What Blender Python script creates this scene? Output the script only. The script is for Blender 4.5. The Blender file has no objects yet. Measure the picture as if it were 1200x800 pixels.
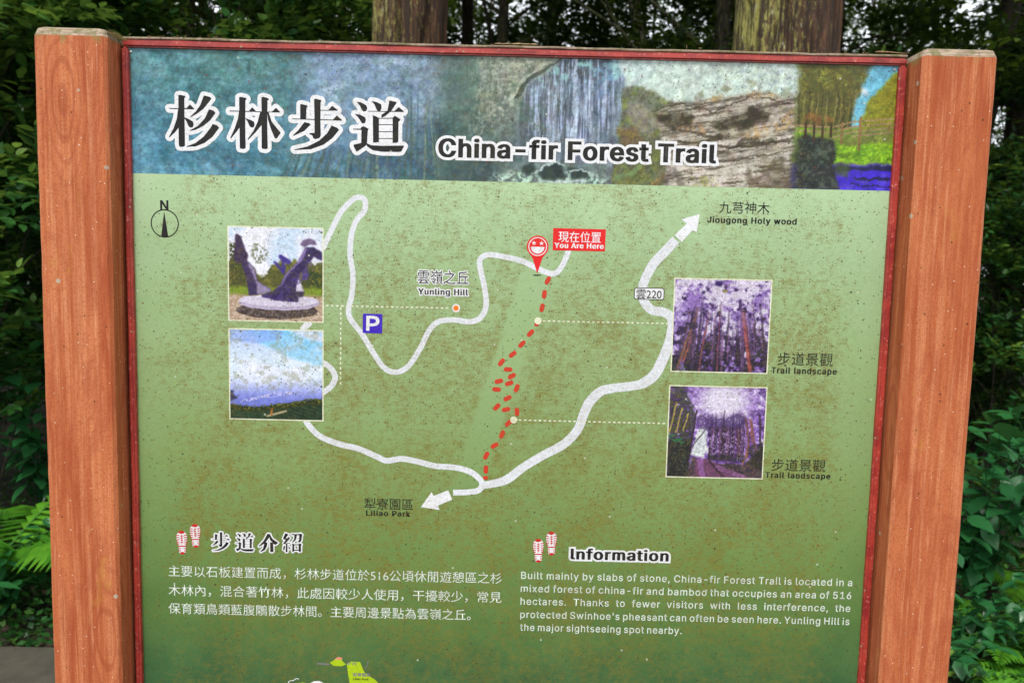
import bpy, bmesh, math, os, random
import numpy as np
from mathutils import Vector, Matrix
from mathutils.geometry import tessellate_polygon
rad = math.radians
S = bpy.context.scene

# ------------------------------------------------------------ camera, sky, sun, exposure
TOP = 1.85                                   # top of the printed face above the ground (m)
CX, CY, CZ = 0.0036, -1.2324, TOP - 0.3304
YAW, PITCH, ROLL, F = 0.0023, -0.0918, 0.0232, 900.0
def basis():
    cy, sy, cp, sp, cr, sr = math.cos(YAW), math.sin(YAW), math.cos(PITCH), math.sin(PITCH), math.cos(ROLL), math.sin(ROLL)
    f = Vector((sy*cp, cy*cp, sp)); rt = Vector((cy, -sy, 0)); up = rt.cross(f)
    return rt*cr+up*sr, -rt*sr+up*cr, f
R_, U_, F_ = basis()
cam = bpy.data.cameras.new('camera'); co = bpy.data.objects.new('camera', cam); S.collection.objects.link(co); S.camera = co
m = Matrix((R_, U_, -F_)).transposed().to_4x4(); m.translation = Vector((CX, CY, CZ)); co.matrix_world = m
cam.sensor_width = 36; cam.lens = 27; cam.clip_end = 600; cam.clip_start = 0.05
cam.dof.use_dof = True; cam.dof.focus_distance = 1.235; cam.dof.aperture_fstop = 6.8

w = bpy.data.worlds.new("World"); S.world = w; w.use_nodes = True
SUN_EL, SUN_AZ = rad(60), rad(197)           # high, behind the camera and a little to its left
nt = w.node_tree; bg = nt.nodes['Background']
sky = nt.nodes.new('ShaderNodeTexSky'); sky.sky_type = 'NISHITA'; sky.sun_disc = False
sky.sun_elevation = SUN_EL; sky.sun_rotation = SUN_AZ; sky.dust_density = 4.0; sky.air_density = 1.0; sky.ozone_density = 0.6
# thin bright overcast in front of the blue
tcn = nt.nodes.new('ShaderNodeTexCoord'); cl = nt.nodes.new('ShaderNodeTexNoise'); cl.inputs['Scale'].default_value = 2.2; cl.inputs['Detail'].default_value = 4
mr = nt.nodes.new('ShaderNodeMapRange'); mr.inputs[1].default_value = .3; mr.inputs[2].default_value = .6; mr.inputs[3].default_value = .72; mr.inputs[4].default_value = .95
mxs = nt.nodes.new('ShaderNodeMix'); mxs.data_type = 'RGBA'; mxs.inputs[7].default_value = (7.6, 7.9, 8.3, 1)
nt.links.new(tcn.outputs['Generated'], cl.inputs['Vector']); nt.links.new(cl.outputs['Fac'], mr.inputs[0]); nt.links.new(mr.outputs[0], mxs.inputs[0])
nt.links.new(sky.outputs[0], mxs.inputs[6]); nt.links.new(mxs.outputs[2], bg.inputs[0]); bg.inputs[1].default_value = 0.15
sun = bpy.data.lights.new('sun', 'SUN'); so = bpy.data.objects.new('sun', sun); S.collection.objects.link(so)
sun.energy = 2.9; sun.angle = rad(16); sun.color = (1, .97, .93)
sd = Vector((math.sin(SUN_AZ)*math.cos(SUN_EL), math.cos(SUN_AZ)*math.cos(SUN_EL), math.sin(SUN_EL)))
so.rotation_euler = sd.to_track_quat('Z', 'Y').to_euler()
S.view_settings.view_transform = 'Standard'; S.view_settings.look = 'None'; S.view_settings.gamma = 1
S.view_settings.exposure = 0.40
S.cycles.max_bounces = 6; S.cycles.transparent_max_bounces = 4

# ------------------------------------------------------------ helpers
C = S.collection
def tag(o, label=None, cat=None, group=None, kind=None):
    if label: o['label'] = label
    if cat: o['category'] = cat
    if group: o['group'] = group
    if kind: o['kind'] = kind
    return o
def link(name, me, mats=None, parent=None, kind=None, label=None):
    o = bpy.data.objects.new(name, me); C.objects.link(o)
    if mats is not None:
        for mm in (mats if isinstance(mats, (list, tuple)) else [mats]): me.materials.append(mm)
    if parent: o.parent = parent
    if kind: o['kind'] = kind
    if label: o['label'] = label
    return o
def empty(name, loc=(0, 0, 0), rz=0.0):
    o = bpy.data.objects.new(name, None); C.objects.link(o); o.location = loc; o.rotation_euler = (0, 0, rz)
    o.empty_display_size = .1
    return o
def mesh(name, V, T, tone=None, smooth=False, mi=None):
    """triangles or quads (all the same arity) to a mesh, fast"""
    V = np.asarray(V, dtype=np.float32); T = np.asarray(T, dtype=np.int32)
    k = T.shape[1]; me = bpy.data.meshes.new(name)
    me.vertices.add(len(V)); me.vertices.foreach_set('co', V.ravel())
    me.loops.add(T.size); me.loops.foreach_set('vertex_index', T.ravel())
    me.polygons.add(len(T)); me.polygons.foreach_set('loop_start', np.arange(0, T.size, k, dtype=np.int32))
    if mi is not None: me.polygons.foreach_set('material_index', np.asarray(mi, dtype=np.int32))
    me.update(calc_edges=True)
    if smooth: me.polygons.foreach_set('use_smooth', np.ones(len(T), dtype=bool))
    if tone is not None:
        a = me.attributes.new('tone', 'FLOAT', 'POINT'); a.data.foreach_set('value', np.asarray(tone, dtype=np.float32))
    return me
class Geo:
    def __init__(s): s.V = []; s.T = []; s.n = 0; s.t = []; s.m = []
    def add(s, V, T, tone=0.5, mi=0):
        V = np.asarray(V, float).reshape(-1, 3); T = np.asarray(T, int)
        if T.shape[1] == 4: T = np.concatenate([T[:, [0, 1, 2]], T[:, [0, 2, 3]]])
        s.V.append(V); s.T.append(T+s.n); s.n += len(V)
        s.t.append(np.full(len(V), tone) if np.isscalar(tone) else np.asarray(tone)); s.m.append(np.full(len(T), mi))
    def mesh(s, name, smooth=False):
        return mesh(name, np.concatenate(s.V), np.concatenate(s.T), np.concatenate(s.t), smooth, np.concatenate(s.m))
def tube(P, Rr, sides=8, rough=0.0, rng=None):
    P = np.asarray(P, float); n = len(P); V = []
    for i in range(n):
        d = P[min(i+1, n-1)]-P[max(i-1, 0)]; d /= (np.linalg.norm(d)+1e-9)
        a = np.cross(d, [0.03, 1, 0.02]) if abs(d[1]) < .9 else np.cross(d, [1, 0, 0]); a /= np.linalg.norm(a); b = np.cross(d, a)
        th = np.linspace(0, 2*np.pi, sides, endpoint=False)
        rr = Rr[i]*(1+(rng.normal(0, rough, sides) if rough else 0))
        V.append(P[i]+np.outer(np.cos(th)*rr, a)+np.outer(np.sin(th)*rr, b))
    V = np.concatenate(V); Q = []
    for i in range(n-1):
        for j in range(sides):
            k = (j+1) % sides; Q.append((i*sides+j, i*sides+k, (i+1)*sides+k, (i+1)*sides+j))
    return V, np.array(Q)
def lin(c):
    c = np.asarray(c, float)/255.
    return np.where(c <= .04045, c/12.92, ((c+.055)/1.055)**2.4)
def at(px, py, Y=0.0):
    """point of the upright plane y=Y that the lens sees at a pixel of the 1200x800 photograph -> (x, z)"""
    d = R_*((px-600)/F)-U_*((py-400)/F)+F_; t = (Y-CY)/d.y
    return CX+t*d.x, CZ+t*d.z

# ------------------------------------------------------------ materials
def newmat(name):
    mt = bpy.data.materials.new(name); mt.use_nodes = True
    return mt, mt.node_tree, mt.node_tree.nodes['Principled BSDF']
class N:
    """small node-writing helper"""
    def __init__(s, nt): s.nt = nt
    def n(s, t, **k):
        x = s.nt.nodes.new('ShaderNode'+t)
        for a, b in k.items(): setattr(x, a, b)
        return x
    def L(s, a, b): s.nt.links.new(a, b)
    def obj(s): return s.n('TexCoord').outputs['Object']
    def val(s, x, i):
        if hasattr(x, 'links') or isinstance(x, bpy.types.NodeSocket): s.L(x, i)
        else: i.default_value = x
    def math(s, op, a, b=0.0, c=None, clamp=False):
        x = s.n('Math', operation=op, use_clamp=clamp); s.val(a, x.inputs[0]); s.val(b, x.inputs[1])
        if c is not None: s.val(c, x.inputs[2])
        return x.outputs[0]
    def scale(s, v, sc):
        x = s.n('Mapping'); s.L(v, x.inputs[0]); x.inputs['Scale'].default_value = sc; return x.outputs[0]
    def noise(s, v, sc, det=2, rough=.5, dist=0, col=False):
        x = s.n('TexNoise'); s.L(v, x.inputs['Vector']); x.inputs['Scale'].default_value = sc; x.inputs['Detail'].default_value = det
        x.inputs['Roughness'].default_value = rough; x.inputs['Distortion'].default_value = dist
        return x.outputs['Color' if col else 'Fac']
    def vor(s, v, sc, feat='F1'):
        x = s.n('TexVoronoi', feature=feat); s.L(v, x.inputs['Vector']); x.inputs['Scale'].default_value = sc; return x
    def sm(s, v, a, b, lo=0.0, hi=1.0):
        x = s.n('MapRange', interpolation_type='SMOOTHSTEP'); s.val(v, x.inputs[0])
        for i, q in zip((1, 2, 3, 4), (a, b, lo, hi)): x.inputs[i].default_value = q
        return x.outputs[0]
    def mix(s, f, a, b, mode='MIX'):
        x = s.n('Mix', data_type='RGBA', blend_type=mode); s.val(f, x.inputs[0])
        for q, i in ((a, 6), (b, 7)):
            if isinstance(q, (tuple, list, np.ndarray)): x.inputs[i].default_value = (*[float(z) for z in q[:3]], 1)
            else: s.L(q, x.inputs[i])
        return x.outputs[2]
    def ramp(s, f, stops):
        x = s.n('ValToRGB'); s.val(f, x.inputs[0]); e = x.color_ramp.elements
        while len(e) < len(stops): e.new(.5)
        for q, (p, c) in zip(e, stops): q.position = p; q.color = (*[float(z) for z in c], 1)
        return x.outputs[0]
    def bump(s, h, d, st=1.0):
        x = s.n('Bump'); s.L(h, x.inputs['Height']); x.inputs['Distance'].default_value = d; x.inputs['Strength'].default_value = st
        return x.outputs[0]

def grime(k, col, amt=1.0, banner=False):
    """algae and dirt that settled on the whole printed face, worked out in board metres"""
    p = k.obj(); sep = k.n('SeparateXYZ'); k.L(p, sep.inputs[0]); X, Z = sep.outputs[0], sep.outputs[2]
    big = k.noise(p, 13.0, 3, .62)
    mid = k.noise(p, 85.0, 4, .7, .3)
    st = k.noise(k.scale(p, (60, 60, 300)), 1.0, 4, .7)             # short level scratches
    fine = k.noise(p, 430.0, 5, .88)
    a = k.math('ADD', k.math('MULTIPLY', big, .62), k.math('ADD', k.math('MULTIPLY', mid, .85), k.math('MULTIPLY', st, .68)))
    a = k.math('ADD', a, k.math('MULTIPLY', fine, 1.75))
    edge = k.sm(k.math('ABSOLUTE', X), .50, .60, 0, .25)
    a = k.math('SUBTRACT', a, edge)
    if not banner:
        # the strip beside the trail has kept cleaner; the top of the green stays lighter
        cx = k.math('MULTIPLY_ADD', Z, .30, .045-.30*1.52)
        d = k.math('ABSOLUTE', k.math('SUBTRACT', X, cx))
        inz = k.math('MULTIPLY', k.sm(Z, 1.13, 1.19), k.sm(Z, 1.56, 1.50))
        a = k.math('SUBTRACT', a, k.math('MULTIPLY', k.sm(d, .030, .012), k.math('MULTIPLY', inz, .45)))
        a = k.math('SUBTRACT', a, k.sm(Z, 1.42, 1.64, 0, .10))
        f = k.sm(a, 1.80, 2.20, 0, .80)
    else:
        f = k.sm(a, 1.99, 2.34, 0, .5)
    f = k.math('MULTIPLY', k.math('MULTIPLY', f, amt), k.sm(Z, .72, 1.10, .62, 1.0))
    tint = k.mix(k.noise(p, 120, 2), lin((96, 84, 30)), lin((132, 122, 46)))
    c = k.mix(f, col, tint)
    # dark and rusty specks
    for sc, th, cc, sel in ((260, .20, (74, 62, 32), .90), (170, .10, (78, 62, 36), .94), (75, .075, (112, 48, 34), .93), (100, .10, (62, 54, 36), .93), (40, .05, (44, 44, 34), .90)):
        v = k.vor(p, sc); spot = k.sm(v.outputs['Distance'], th, th*1.9, 1, 0)
        s2 = k.n('SeparateXYZ'); k.L(v.outputs['Color'], s2.inputs[0])
        g = k.math('MULTIPLY', spot, k.math('GREATER_THAN', s2.outputs[0], sel))
        c = k.mix(k.math('MULTIPLY', g, .85*min(1, amt*1.2)), c, lin(cc))
    # bleached specks
    v = k.vor(p, 74); spot = k.sm(v.outputs['Distance'], .09, .16, 1, 0)
    s2 = k.n('SeparateXYZ'); k.L(v.outputs['Color'], s2.inputs[0])
    g = k.math('MULTIPLY', spot, k.math('GREATER_THAN', s2.outputs[1], .993))
    c = k.mix(k.math('MULTIPLY', g, .5), c, lin((205, 210, 190)))
    we = k.math('ADD', k.noise(k.scale(p, (130, 130, 900)), 1, 2, .6), k.noise(k.scale(p, (900, 130, 130)), 1, 2, .6))
    return k.mix(k.sm(we, .78, 1.22, .0, .16), c, (0.02, .025, .02))

ALB = 0.90
def print_mat(name, rgb, amt=.55, rough=.42):
    mt, nt, b = newmat(name); k = N(nt)
    p = k.obj(); wear = k.sm(k.noise(p, 260, 4, .7), .35, .75, .86, 1.06)
    rg = k.n('RGB'); rg.outputs[0].default_value = (*[float(q)*ALB for q in lin(rgb)], 1)
    sc = k.n('VectorMath', operation='SCALE'); k.L(rg.outputs[0], sc.inputs[0]); k.L(wear, sc.inputs['Scale'])
    k.L(grime(k, sc.outputs[0], amt), b.inputs['Base Color']); b.inputs['Roughness'].default_value = rough
    b.inputs['Specular IOR Level'].default_value = .3
    return mt
M = {}
M['white'] = print_mat('print_white', (240, 240, 242), .34)
M['road'] = print_mat('print_road_white', (228, 230, 234), .38)
M['cream'] = print_mat('print_cream', (236, 238, 205), .45)
M['black'] = print_mat('print_black', (16, 15, 20), .20, .6)
M['body'] = print_mat('print_body_white', (225, 234, 222), .5)
M['red'] = print_mat('print_red', (232, 28, 30), .10)
M['trail'] = print_mat('print_trail_red', (206, 62, 38), .15)
M['shoe'] = print_mat('print_shoe_red', (205, 40, 36), .15)
M['blue'] = print_mat('print_blue', (58, 18, 190), .22)
M['orange'] = print_mat('print_orange', (255, 128, 20), .15)
M['lime'] = print_mat('print_lime', (178, 206, 26), .25)
M['grey'] = print_mat('print_grey', (128, 124, 130), .35)
M['sand'] = print_mat('print_sand', (232, 150, 120), .2)

# green face of the panel: printed gradient plus dirt
mt, nt, b = newmat('panel_green'); k = N(nt); p = k.obj(); sep = k.n('SeparateXYZ'); k.L(p, sep.inputs[0])
wob = k.math('MULTIPLY', k.math('SUBTRACT', k.noise(p, 5, 3), .5), .10)
zz = k.math('ADD', sep.outputs[2], wob)
g = k.sm(zz, .70, 1.68)
gl = k.n('MapRange'); k.L(zz, gl.inputs[0]); gl.inputs[1].default_value = .70; gl.inputs[2].default_value = 1.68
base = k.ramp(gl.outputs[0], [(0.0, lin((38, 76, 50))), (.14, lin((50, 88, 52))), (.24, lin((78, 110, 56))), (.36, lin((100, 128, 68))),
                              (.52, lin((124, 148, 90))), (.70, lin((142, 166, 114))), (.86, lin((154, 180, 134))), (1.0, lin((174, 199, 156)))])
base = k.mix(k.sm(k.noise(p, 14, 4, .6), .35, .75, 0, .16), base, lin((120, 156, 84)), 'MIX')
base = k.mix(.04, base, k.noise(p, 500, 2, .5, 0, True), 'OVERLAY')
k.L(grime(k, base, 1.0), b.inputs['Base Color']); b.inputs['Roughness'].default_value = .45; b.inputs['Specular IOR Level'].default_value = .3
k.L(k.bump(k.noise(p, 400, 3), .0002, .5), b.inputs['Normal'])
M['panel'] = mt

# painted pictures: colours computed per vertex, dirt on top
mt, nt, b = newmat('picture_print'); k = N(nt); a = k.n('Attribute', attribute_name='paint')
hs = k.n('VectorMath', operation='SCALE'); k.L(a.outputs['Color'], hs.inputs[0]); hs.inputs['Scale'].default_value = ALB
k.L(grime(k, hs.outputs[0], 1.0, True), b.inputs['Base Color']); b.inputs['Roughness'].default_value = .40; b.inputs['Specular IOR Level'].default_value = .3
M['pic'] = mt

# stained, weathered post timber
def wood(name, c1, c2, c3):
    mt, nt, b = newmat(name); k = N(nt)
    oi = k.n('ObjectInfo'); p0 = k.obj(); ad = k.n('VectorMath', operation='ADD'); k.L(p0, ad.inputs[0])
    cm = k.n('CombineXYZ'); k.L(k.math('MULTIPLY', oi.outputs['Random'], 7.0), cm.inputs[2]); k.L(cm.outputs[0], ad.inputs[1]); p = ad.outputs[0]
    g1 = k.noise(k.scale(p, (150, 150, 3.2)), 1, 4, .6, .5)
    g2 = k.noise(k.scale(p, (34, 34, 4.5)), 1, 5, .62, 1.0)
    g3 = k.noise(p, 480, 3, .7)
    c = k.mix(k.sm(g2, .32, .70), lin(c1), lin(c2))
    c = k.mix(k.sm(g1, .42, .72, 0, .62), c, lin(c3))
    c = k.mix(k.sm(k.noise(k.scale(p, (20, 20, 7)), 1, 4, .65, .6), .56, .74, 0, .4), c, lin((160, 74, 44)))
    c = k.mix(k.sm(g3, .46, .66, 0, .55), c, lin((140, 62, 36)))
    c = k.mix(k.sm(k.noise(k.scale(p, (300, 300, 14)), 1, 3, .6), .58, .76, 0, .28), c, lin((222, 166, 128)))
    c = k.mix(k.sm(k.noise(k.scale(p, (230, 230, 2.2)), 1, 3, .6), .70, .76, 0, .6), c, lin((84, 40, 26)))
    c = k.mix(k.sm(k.noise(k.scale(p, (14, 14, 3)), 1, 5, .7, 2.0), .50, .60, 0, .35), c, lin((146, 66, 42)))
    sep = k.n('SeparateXYZ'); k.L(p0, sep.inputs[0]); Z = sep.outputs[2]
    kv = k.vor(k.scale(p, (7.5, 7.5, 2.1)), 1.0); kd = k.math('ADD', kv.outputs['Distance'], k.math('MULTIPLY', k.noise(k.scale(p, (20, 20, 6)), 1, 3), .16))
    rg_ = k.math('SINE', k.math('MULTIPLY', kd, 95.0)); near_ = k.sm(kd, .52, .16)
    c = k.mix(k.math('MULTIPLY', k.sm(rg_, .1, .95), k.math('MULTIPLY', near_, .45)), c, lin((138, 62, 36)))
    c = k.mix(k.sm(kd, .115, .085, 0, .75), c, lin((92, 46, 28)))
    # green algae and grey weathering that creeps down from the top end and in a few patches
    al = k.math('ADD', k.sm(Z, 1.815, 1.868, 0, .42), k.noise(k.scale(p, (40, 40, 16)), 1, 4, .7))
    c = k.mix(k.sm(al, .80, .98, 0, .72), c, lin((128, 122, 70)))
    c = k.mix(k.sm(k.noise(k.scale(p, (9, 9, 4)), 1, 4, .75), .66, .76, 0, .45), c, lin((176, 128, 52)))
    for sc, th, sel, cc in ((70, .05, .95, (214, 204, 192)), (26, .07, .90, (170, 160, 140)), (90, .10, .93, (62, 40, 28)), (150, .11, .93, (225, 190, 165))):
        v = k.vor(p, sc); sp = k.sm(v.outputs['Distance'], th, th*1.6, 1, 0); s2 = k.n('SeparateXYZ'); k.L(v.outputs['Color'], s2.inputs[0])
        c = k.mix(k.math('MULTIPLY', k.math('MULTIPLY', sp, k.math('GREATER_THAN', s2.outputs[0], sel)), .85), c, lin(cc))
    k.L(c, b.inputs['Base Color']); b.inputs['Roughness'].default_value = .7; b.inputs['Specular IOR Level'].default_value = .15
    h = k.math('ADD', g1, k.math('MULTIPLY', g3, .5)); k.L(k.bump(h, .0012, .6), b.inputs['Normal'])
    return mt
M['wood'] = wood('stained_wood', (184, 106, 66), (156, 78, 44), (206, 138, 96))
mt, nt, b = newmat('weathered_end_wood'); k = N(nt); p = k.obj()
c = k.mix(k.sm(k.noise(k.scale(p, (30, 300, 300)), 1, 4, .7), .35, .7), lin((124, 106, 86)), lin((172, 154, 132)))
c = k.mix(k.sm(k.noise(p, 60, 4, .7), .48, .62, 0, .75), c, lin((100, 98, 52)))
c = k.mix(k.sm(k.noise(p, 260, 3, .7), .55, .68, 0, .7), c, lin((82, 68, 54)))
k.L(c, b.inputs['Base Color']); b.inputs['Roughness'].default_value = .85; k.L(k.bump(k.noise(p, 300, 4, .7), .0015, .8), b.inputs['Normal'])
M['endwood'] = mt
mt, nt, b = newmat('red_painted_metal'); k = N(nt); p = k.obj()
c = k.mix(k.sm(k.noise(p, 22, 4, .65), .35, .7), lin((166, 58, 46)), lin((132, 36, 36)))
c = k.mix(k.sm(k.noise(p, 160, 5, .75), .56, .66, 0, .6), c, lin((222, 138, 120)))
c = k.mix(k.sm(k.noise(p, 80, 5, .75), .64, .70, 0, .8), c, lin((92, 52, 38)))
v = k.vor(p, 90); s2 = k.n('SeparateXYZ'); k.L(v.outputs['Color'], s2.inputs[0])
c = k.mix(k.math('MULTIPLY', k.sm(v.outputs['Distance'], .1, .18, 1, 0), k.math('GREATER_THAN', s2.outputs[0], .86)), c, lin((150, 140, 110)))
k.L(c, b.inputs['Base Color']); b.inputs['Roughness'].default_value = .36; k.L(k.bump(k.noise(p, 220, 3), .0004, .6), b.inputs['Normal'])
M['rail'] = mt
def simple(name, c1, c2, sc=40, rough=.8, bump=0.0):
    mt, nt, b = newmat(name); k = N(nt); p = k.obj()
    k.L(k.mix(k.sm(k.noise(p, sc, 4, .65), .35, .68), lin(c1), lin(c2)), b.inputs['Base Color']); b.inputs['Roughness'].default_value = rough
    if bump: k.L(k.bump(k.noise(p, sc*2, 4, .7), bump, 1), b.inputs['Normal'])
    return mt
M['debris'] = simple('dry_debris', (120, 96, 60), (172, 148, 104), 200)
M['moss'] = simple('dry_moss', (86, 82, 34), (128, 104, 50), 300)
M['metalback'] = simple('grey_back_sheet', (120, 124, 122), (150, 152, 150), 20, .5)
M['screw'] = simple('screw_metal', (150, 150, 150), (205, 205, 205), 400, .35)

def leafmat(name, dark, mid, light, rough=.38, trans=.30):
    mt, nt, b = newmat(name); k = N(nt); out = nt.nodes['Material Output']
    a = k.n('Attribute', attribute_name='tone'); oi = k.n('ObjectInfo'); p = k.obj()
    f = k.math('ADD', a.outputs['Fac'], k.math('MULTIPLY', k.math('SUBTRACT', oi.outputs['Random'], .5), .35))
    c = k.ramp(f, [(0, dark), (.55, mid), (.97, light)])
    c = k.mix(k.sm(k.noise(p, 30, 3), .3, .75, 0, .35), c, dark)
    k.L(c, b.inputs['Base Color']); b.inputs['Roughness'].default_value = rough; b.inputs['Specular IOR Level'].default_value = .30
    t = k.n('BsdfTranslucent'); tc = k.mix(.5, c, light); k.L(tc, t.inputs[0])
    mx = k.n('MixShader'); mx.inputs[0].default_value = trans; k.L(b.outputs[0], mx.inputs[1]); k.L(t.outputs[0], mx.inputs[2]); k.L(mx.outputs[0], out.inputs[0])
    return mt
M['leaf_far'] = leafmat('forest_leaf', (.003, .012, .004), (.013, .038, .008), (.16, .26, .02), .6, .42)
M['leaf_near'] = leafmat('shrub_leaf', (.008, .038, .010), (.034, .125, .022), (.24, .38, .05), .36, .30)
M['leaf_broad'] = leafmat('broad_leaf', (.012, .075, .024), (.028, .14, .036), (.12, .27, .05), .30, .25)
M['fern'] = leafmat('fern_leaf', (.014, .075, .010), (.045, .19, .014), (.16, .42, .03), .40, .40)
M['needle'] = leafmat('fir_needle', (.008, .030, .012), (.018, .060, .022), (.05, .12, .03), .5, .2)

def barkmat(name, c1, c2, moss, grey, mossamt):
    mt, nt, b = newmat(name); k = N(nt); p = k.obj()
    v1 = k.noise(k.scale(p, (30, 30, 3.2)), 1, 6, .72, .6); v2 = k.noise(k.scale(p, (9, 9, 2)), 1, 3, .6)
    c = k.mix(k.sm(v1, .35, .66), lin(c1), lin(c2))
    ms = k.noise(k.scale(p, (70, 70, 22)), 1, 6, .78, .3); sep = k.n('SeparateXYZ'); k.L(p, sep.inputs[0])
    side = k.math('MULTIPLY', sep.outputs[0], -.55)                      # moss keeps to one side of the bole
    mm = k.math('ADD', k.math('ADD', ms, side), k.math('MULTIPLY', v2, .25))
    c = k.mix(k.sm(mm, .60-mossamt, .74-mossamt, 0, .92), c, lin(moss))
    c = k.mix(k.sm(k.math('ADD', k.noise(k.scale(p, (60, 60, 16)), 1, 4, .7), k.math('MULTIPLY', side, .4)), .62, .70, 0, .9), c, lin(grey))
    ck = k.noise(k.scale(p, (58, 58, 5)), 1, 5, .7, .4); c = k.mix(k.sm(ck, .52, .44, 0, .92), c, lin(c1)); c = k.mix(k.sm(k.noise(k.scale(p, (160, 160, 60)), 1, 4, .8), .52, .66, 0, .5), c, lin((60, 44, 26)))
    k.L(c, b.inputs['Base Color']); b.inputs['Roughness'].default_value = .9; k.L(k.bump(k.math('ADD', v1, ck), .012, .8), b.inputs['Normal'])
    return mt
M['bark'] = barkmat('fir_bark', (40, 25, 14), (96, 64, 38), (150, 146, 76), (168, 170, 142), -.035)
M['bark_dark'] = barkmat('dark_bark', (34, 28, 20), (66, 56, 40), (84, 90, 44), (112, 118, 92), -.06)
mt, nt, b = newmat('forest_soil'); k = N(nt); p = k.obj()
c = k.mix(k.sm(k.noise(p, 6, 6, .7), .35, .65), (.020, .016, .010), (.065, .045, .026))
c = k.mix(k.sm(k.noise(p, 1.6, 5, .7), .5, .6, 0, .7), c, (.022, .045, .014))
k.L(c, b.inputs['Base Color']); b.inputs['Roughness'].default_value = .95; k.L(k.bump(k.noise(p, 14, 5, .7), .03, 1), b.inputs['Normal']); M['soil'] = mt
mt, nt, b = newmat('path_stone'); k = N(nt); p = k.obj(); oi = k.n('ObjectInfo')
c = k.mix(k.sm(k.noise(p, 7, 6, .7), .3, .7), (.030, .026, .017), (.062, .054, .036))
c = k.mix(k.sm(k.noise(p, 2.2, 5, .7), .5, .62, 0, .5), c, (.05, .06, .03)); c = k.mix(k.math('MULTIPLY', oi.outputs['Random'], .35), c, (.045, .038, .026))
k.L(c, b.inputs['Base Color']); b.inputs['Roughness'].default_value = .85; k.L(k.bump(k.noise(p, 60, 5, .7), .004, .8), b.inputs['Normal']); M['stone'] = mt

# ------------------------------------------------------------ the notice board
board = empty('information_board', (0, 0, 0))
tag(board, 'trail map notice board with green map panel between two orange-brown timber posts', 'notice board')
def box(name, x0, x1, y0, y1, z0, z1, mats, parent, bev=.001, seg=2, wob=0.0, cuts=0, axis=2, seed=0):
    bm = bmesh.new(); bmesh.ops.create_cube(bm, size=1)
    for v in bm.verts:
        v.co = Vector((x0 if v.co.x < 0 else x1, y0 if v.co.y < 0 else y1, z0 if v.co.z < 0 else z1))
    if cuts:
        es = [e for e in bm.edges if abs((e.verts[0].co-e.verts[1].co)[axis]) > 1e-4]
        bmesh.ops.subdivide_edges(bm, edges=es, cuts=cuts, use_grid_fill=True)
    if bev:
        es = [e for e in bm.edges if len(e.link_faces) == 2 and e.calc_face_angle(0) > .8]
        bmesh.ops.bevel(bm, geom=es, offset=bev, segments=seg, affect='EDGES')
    if wob:
        r = random.Random(seed); ph = [r.uniform(0, 6) for _ in range(6)]
        for v in bm.verts:
            t = v.co[axis]
            for a in range(3):
                if a != axis: v.co[a] += wob*(math.sin(t*23+ph[a])*.5+math.sin(t*71+ph[a+3])*.3+r.uniform(-.25, .25))
    me = bpy.data.meshes.new(name); bm.to_mesh(me); bm.free()
    for pl in me.polygons: pl.use_smooth = False
    return link(name, me, mats, parent)
def post(x0, x1, seed):
    """square timber, arrised edges, weathered sloping chamfer round the top end"""
    y0, y1 = -.045, .075; ch = .0045; zt = 1.8675; chz = .0125; rng = np.random.default_rng(seed)
    zs = list(np.linspace(-.3, zt-chz, 110)); sec = []
    def ring(z, ins):
        a, b2, c, d = x0+ins, x1-ins, y0+ins, y1-ins; q = ch*(1+.10*math.sin(z*17+seed)+rng.normal(0, .06))
        return [(a+q, c, z), (b2-q, c, z), (b2, c+q, z), (b2, d-q, z), (b2-q, d, z), (a+q, d, z), (a, d-q, z), (a, c+q, z)]
    V = []
    for z in zs:
        r = np.array(ring(z, 0)); r[:, :2] += .0004*np.array([math.sin(z*3+seed), math.sin(z*4+seed*2)])+rng.normal(0, .00007, (8, 2)); V.append(r)
    r = np.array(ring(zt-.002, .0035)); r[:, 2] += rng.normal(0, .0006, 8); V.append(r)
    r = np.array(ring(zt, .0085)); r[:, 2] += rng.normal(0, .0005, 8); V.append(r)
    V = np.concatenate(V); n = len(zs)+2; Q = []; mi = []
    for i in range(n-1):
        for j in range(8): Q.append((i*8+j, i*8+(j+1) % 8, (i+1)*8+(j+1) % 8, (i+1)*8+j)); mi.append(1 if i >= n-3 else 0)
    cidx = len(V); V = np.vstack([V, V[-8:].mean(0)])
    me = bpy.data.meshes.new('post'); F3 = [tuple(q) for q in Q]+[((n-1)*8+j, (n-1)*8+(j+1) % 8, cidx) for j in range(8)]
    me.from_pydata([tuple(v) for v in V], [], F3); me.update()
    o = link('post', me, [M['wood'], M['endwood']], board)
    for i, f in enumerate(me.polygons): f.material_index = mi[i] if i < len(mi) else 1
    return o
postL = post(-.7225, -.6128, 1); postR = post(.6142, .7270, 5)
postL['label'] = 'left timber post'; postR['label'] = 'right timber post with more moss along its top'

BOT = .70
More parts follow.
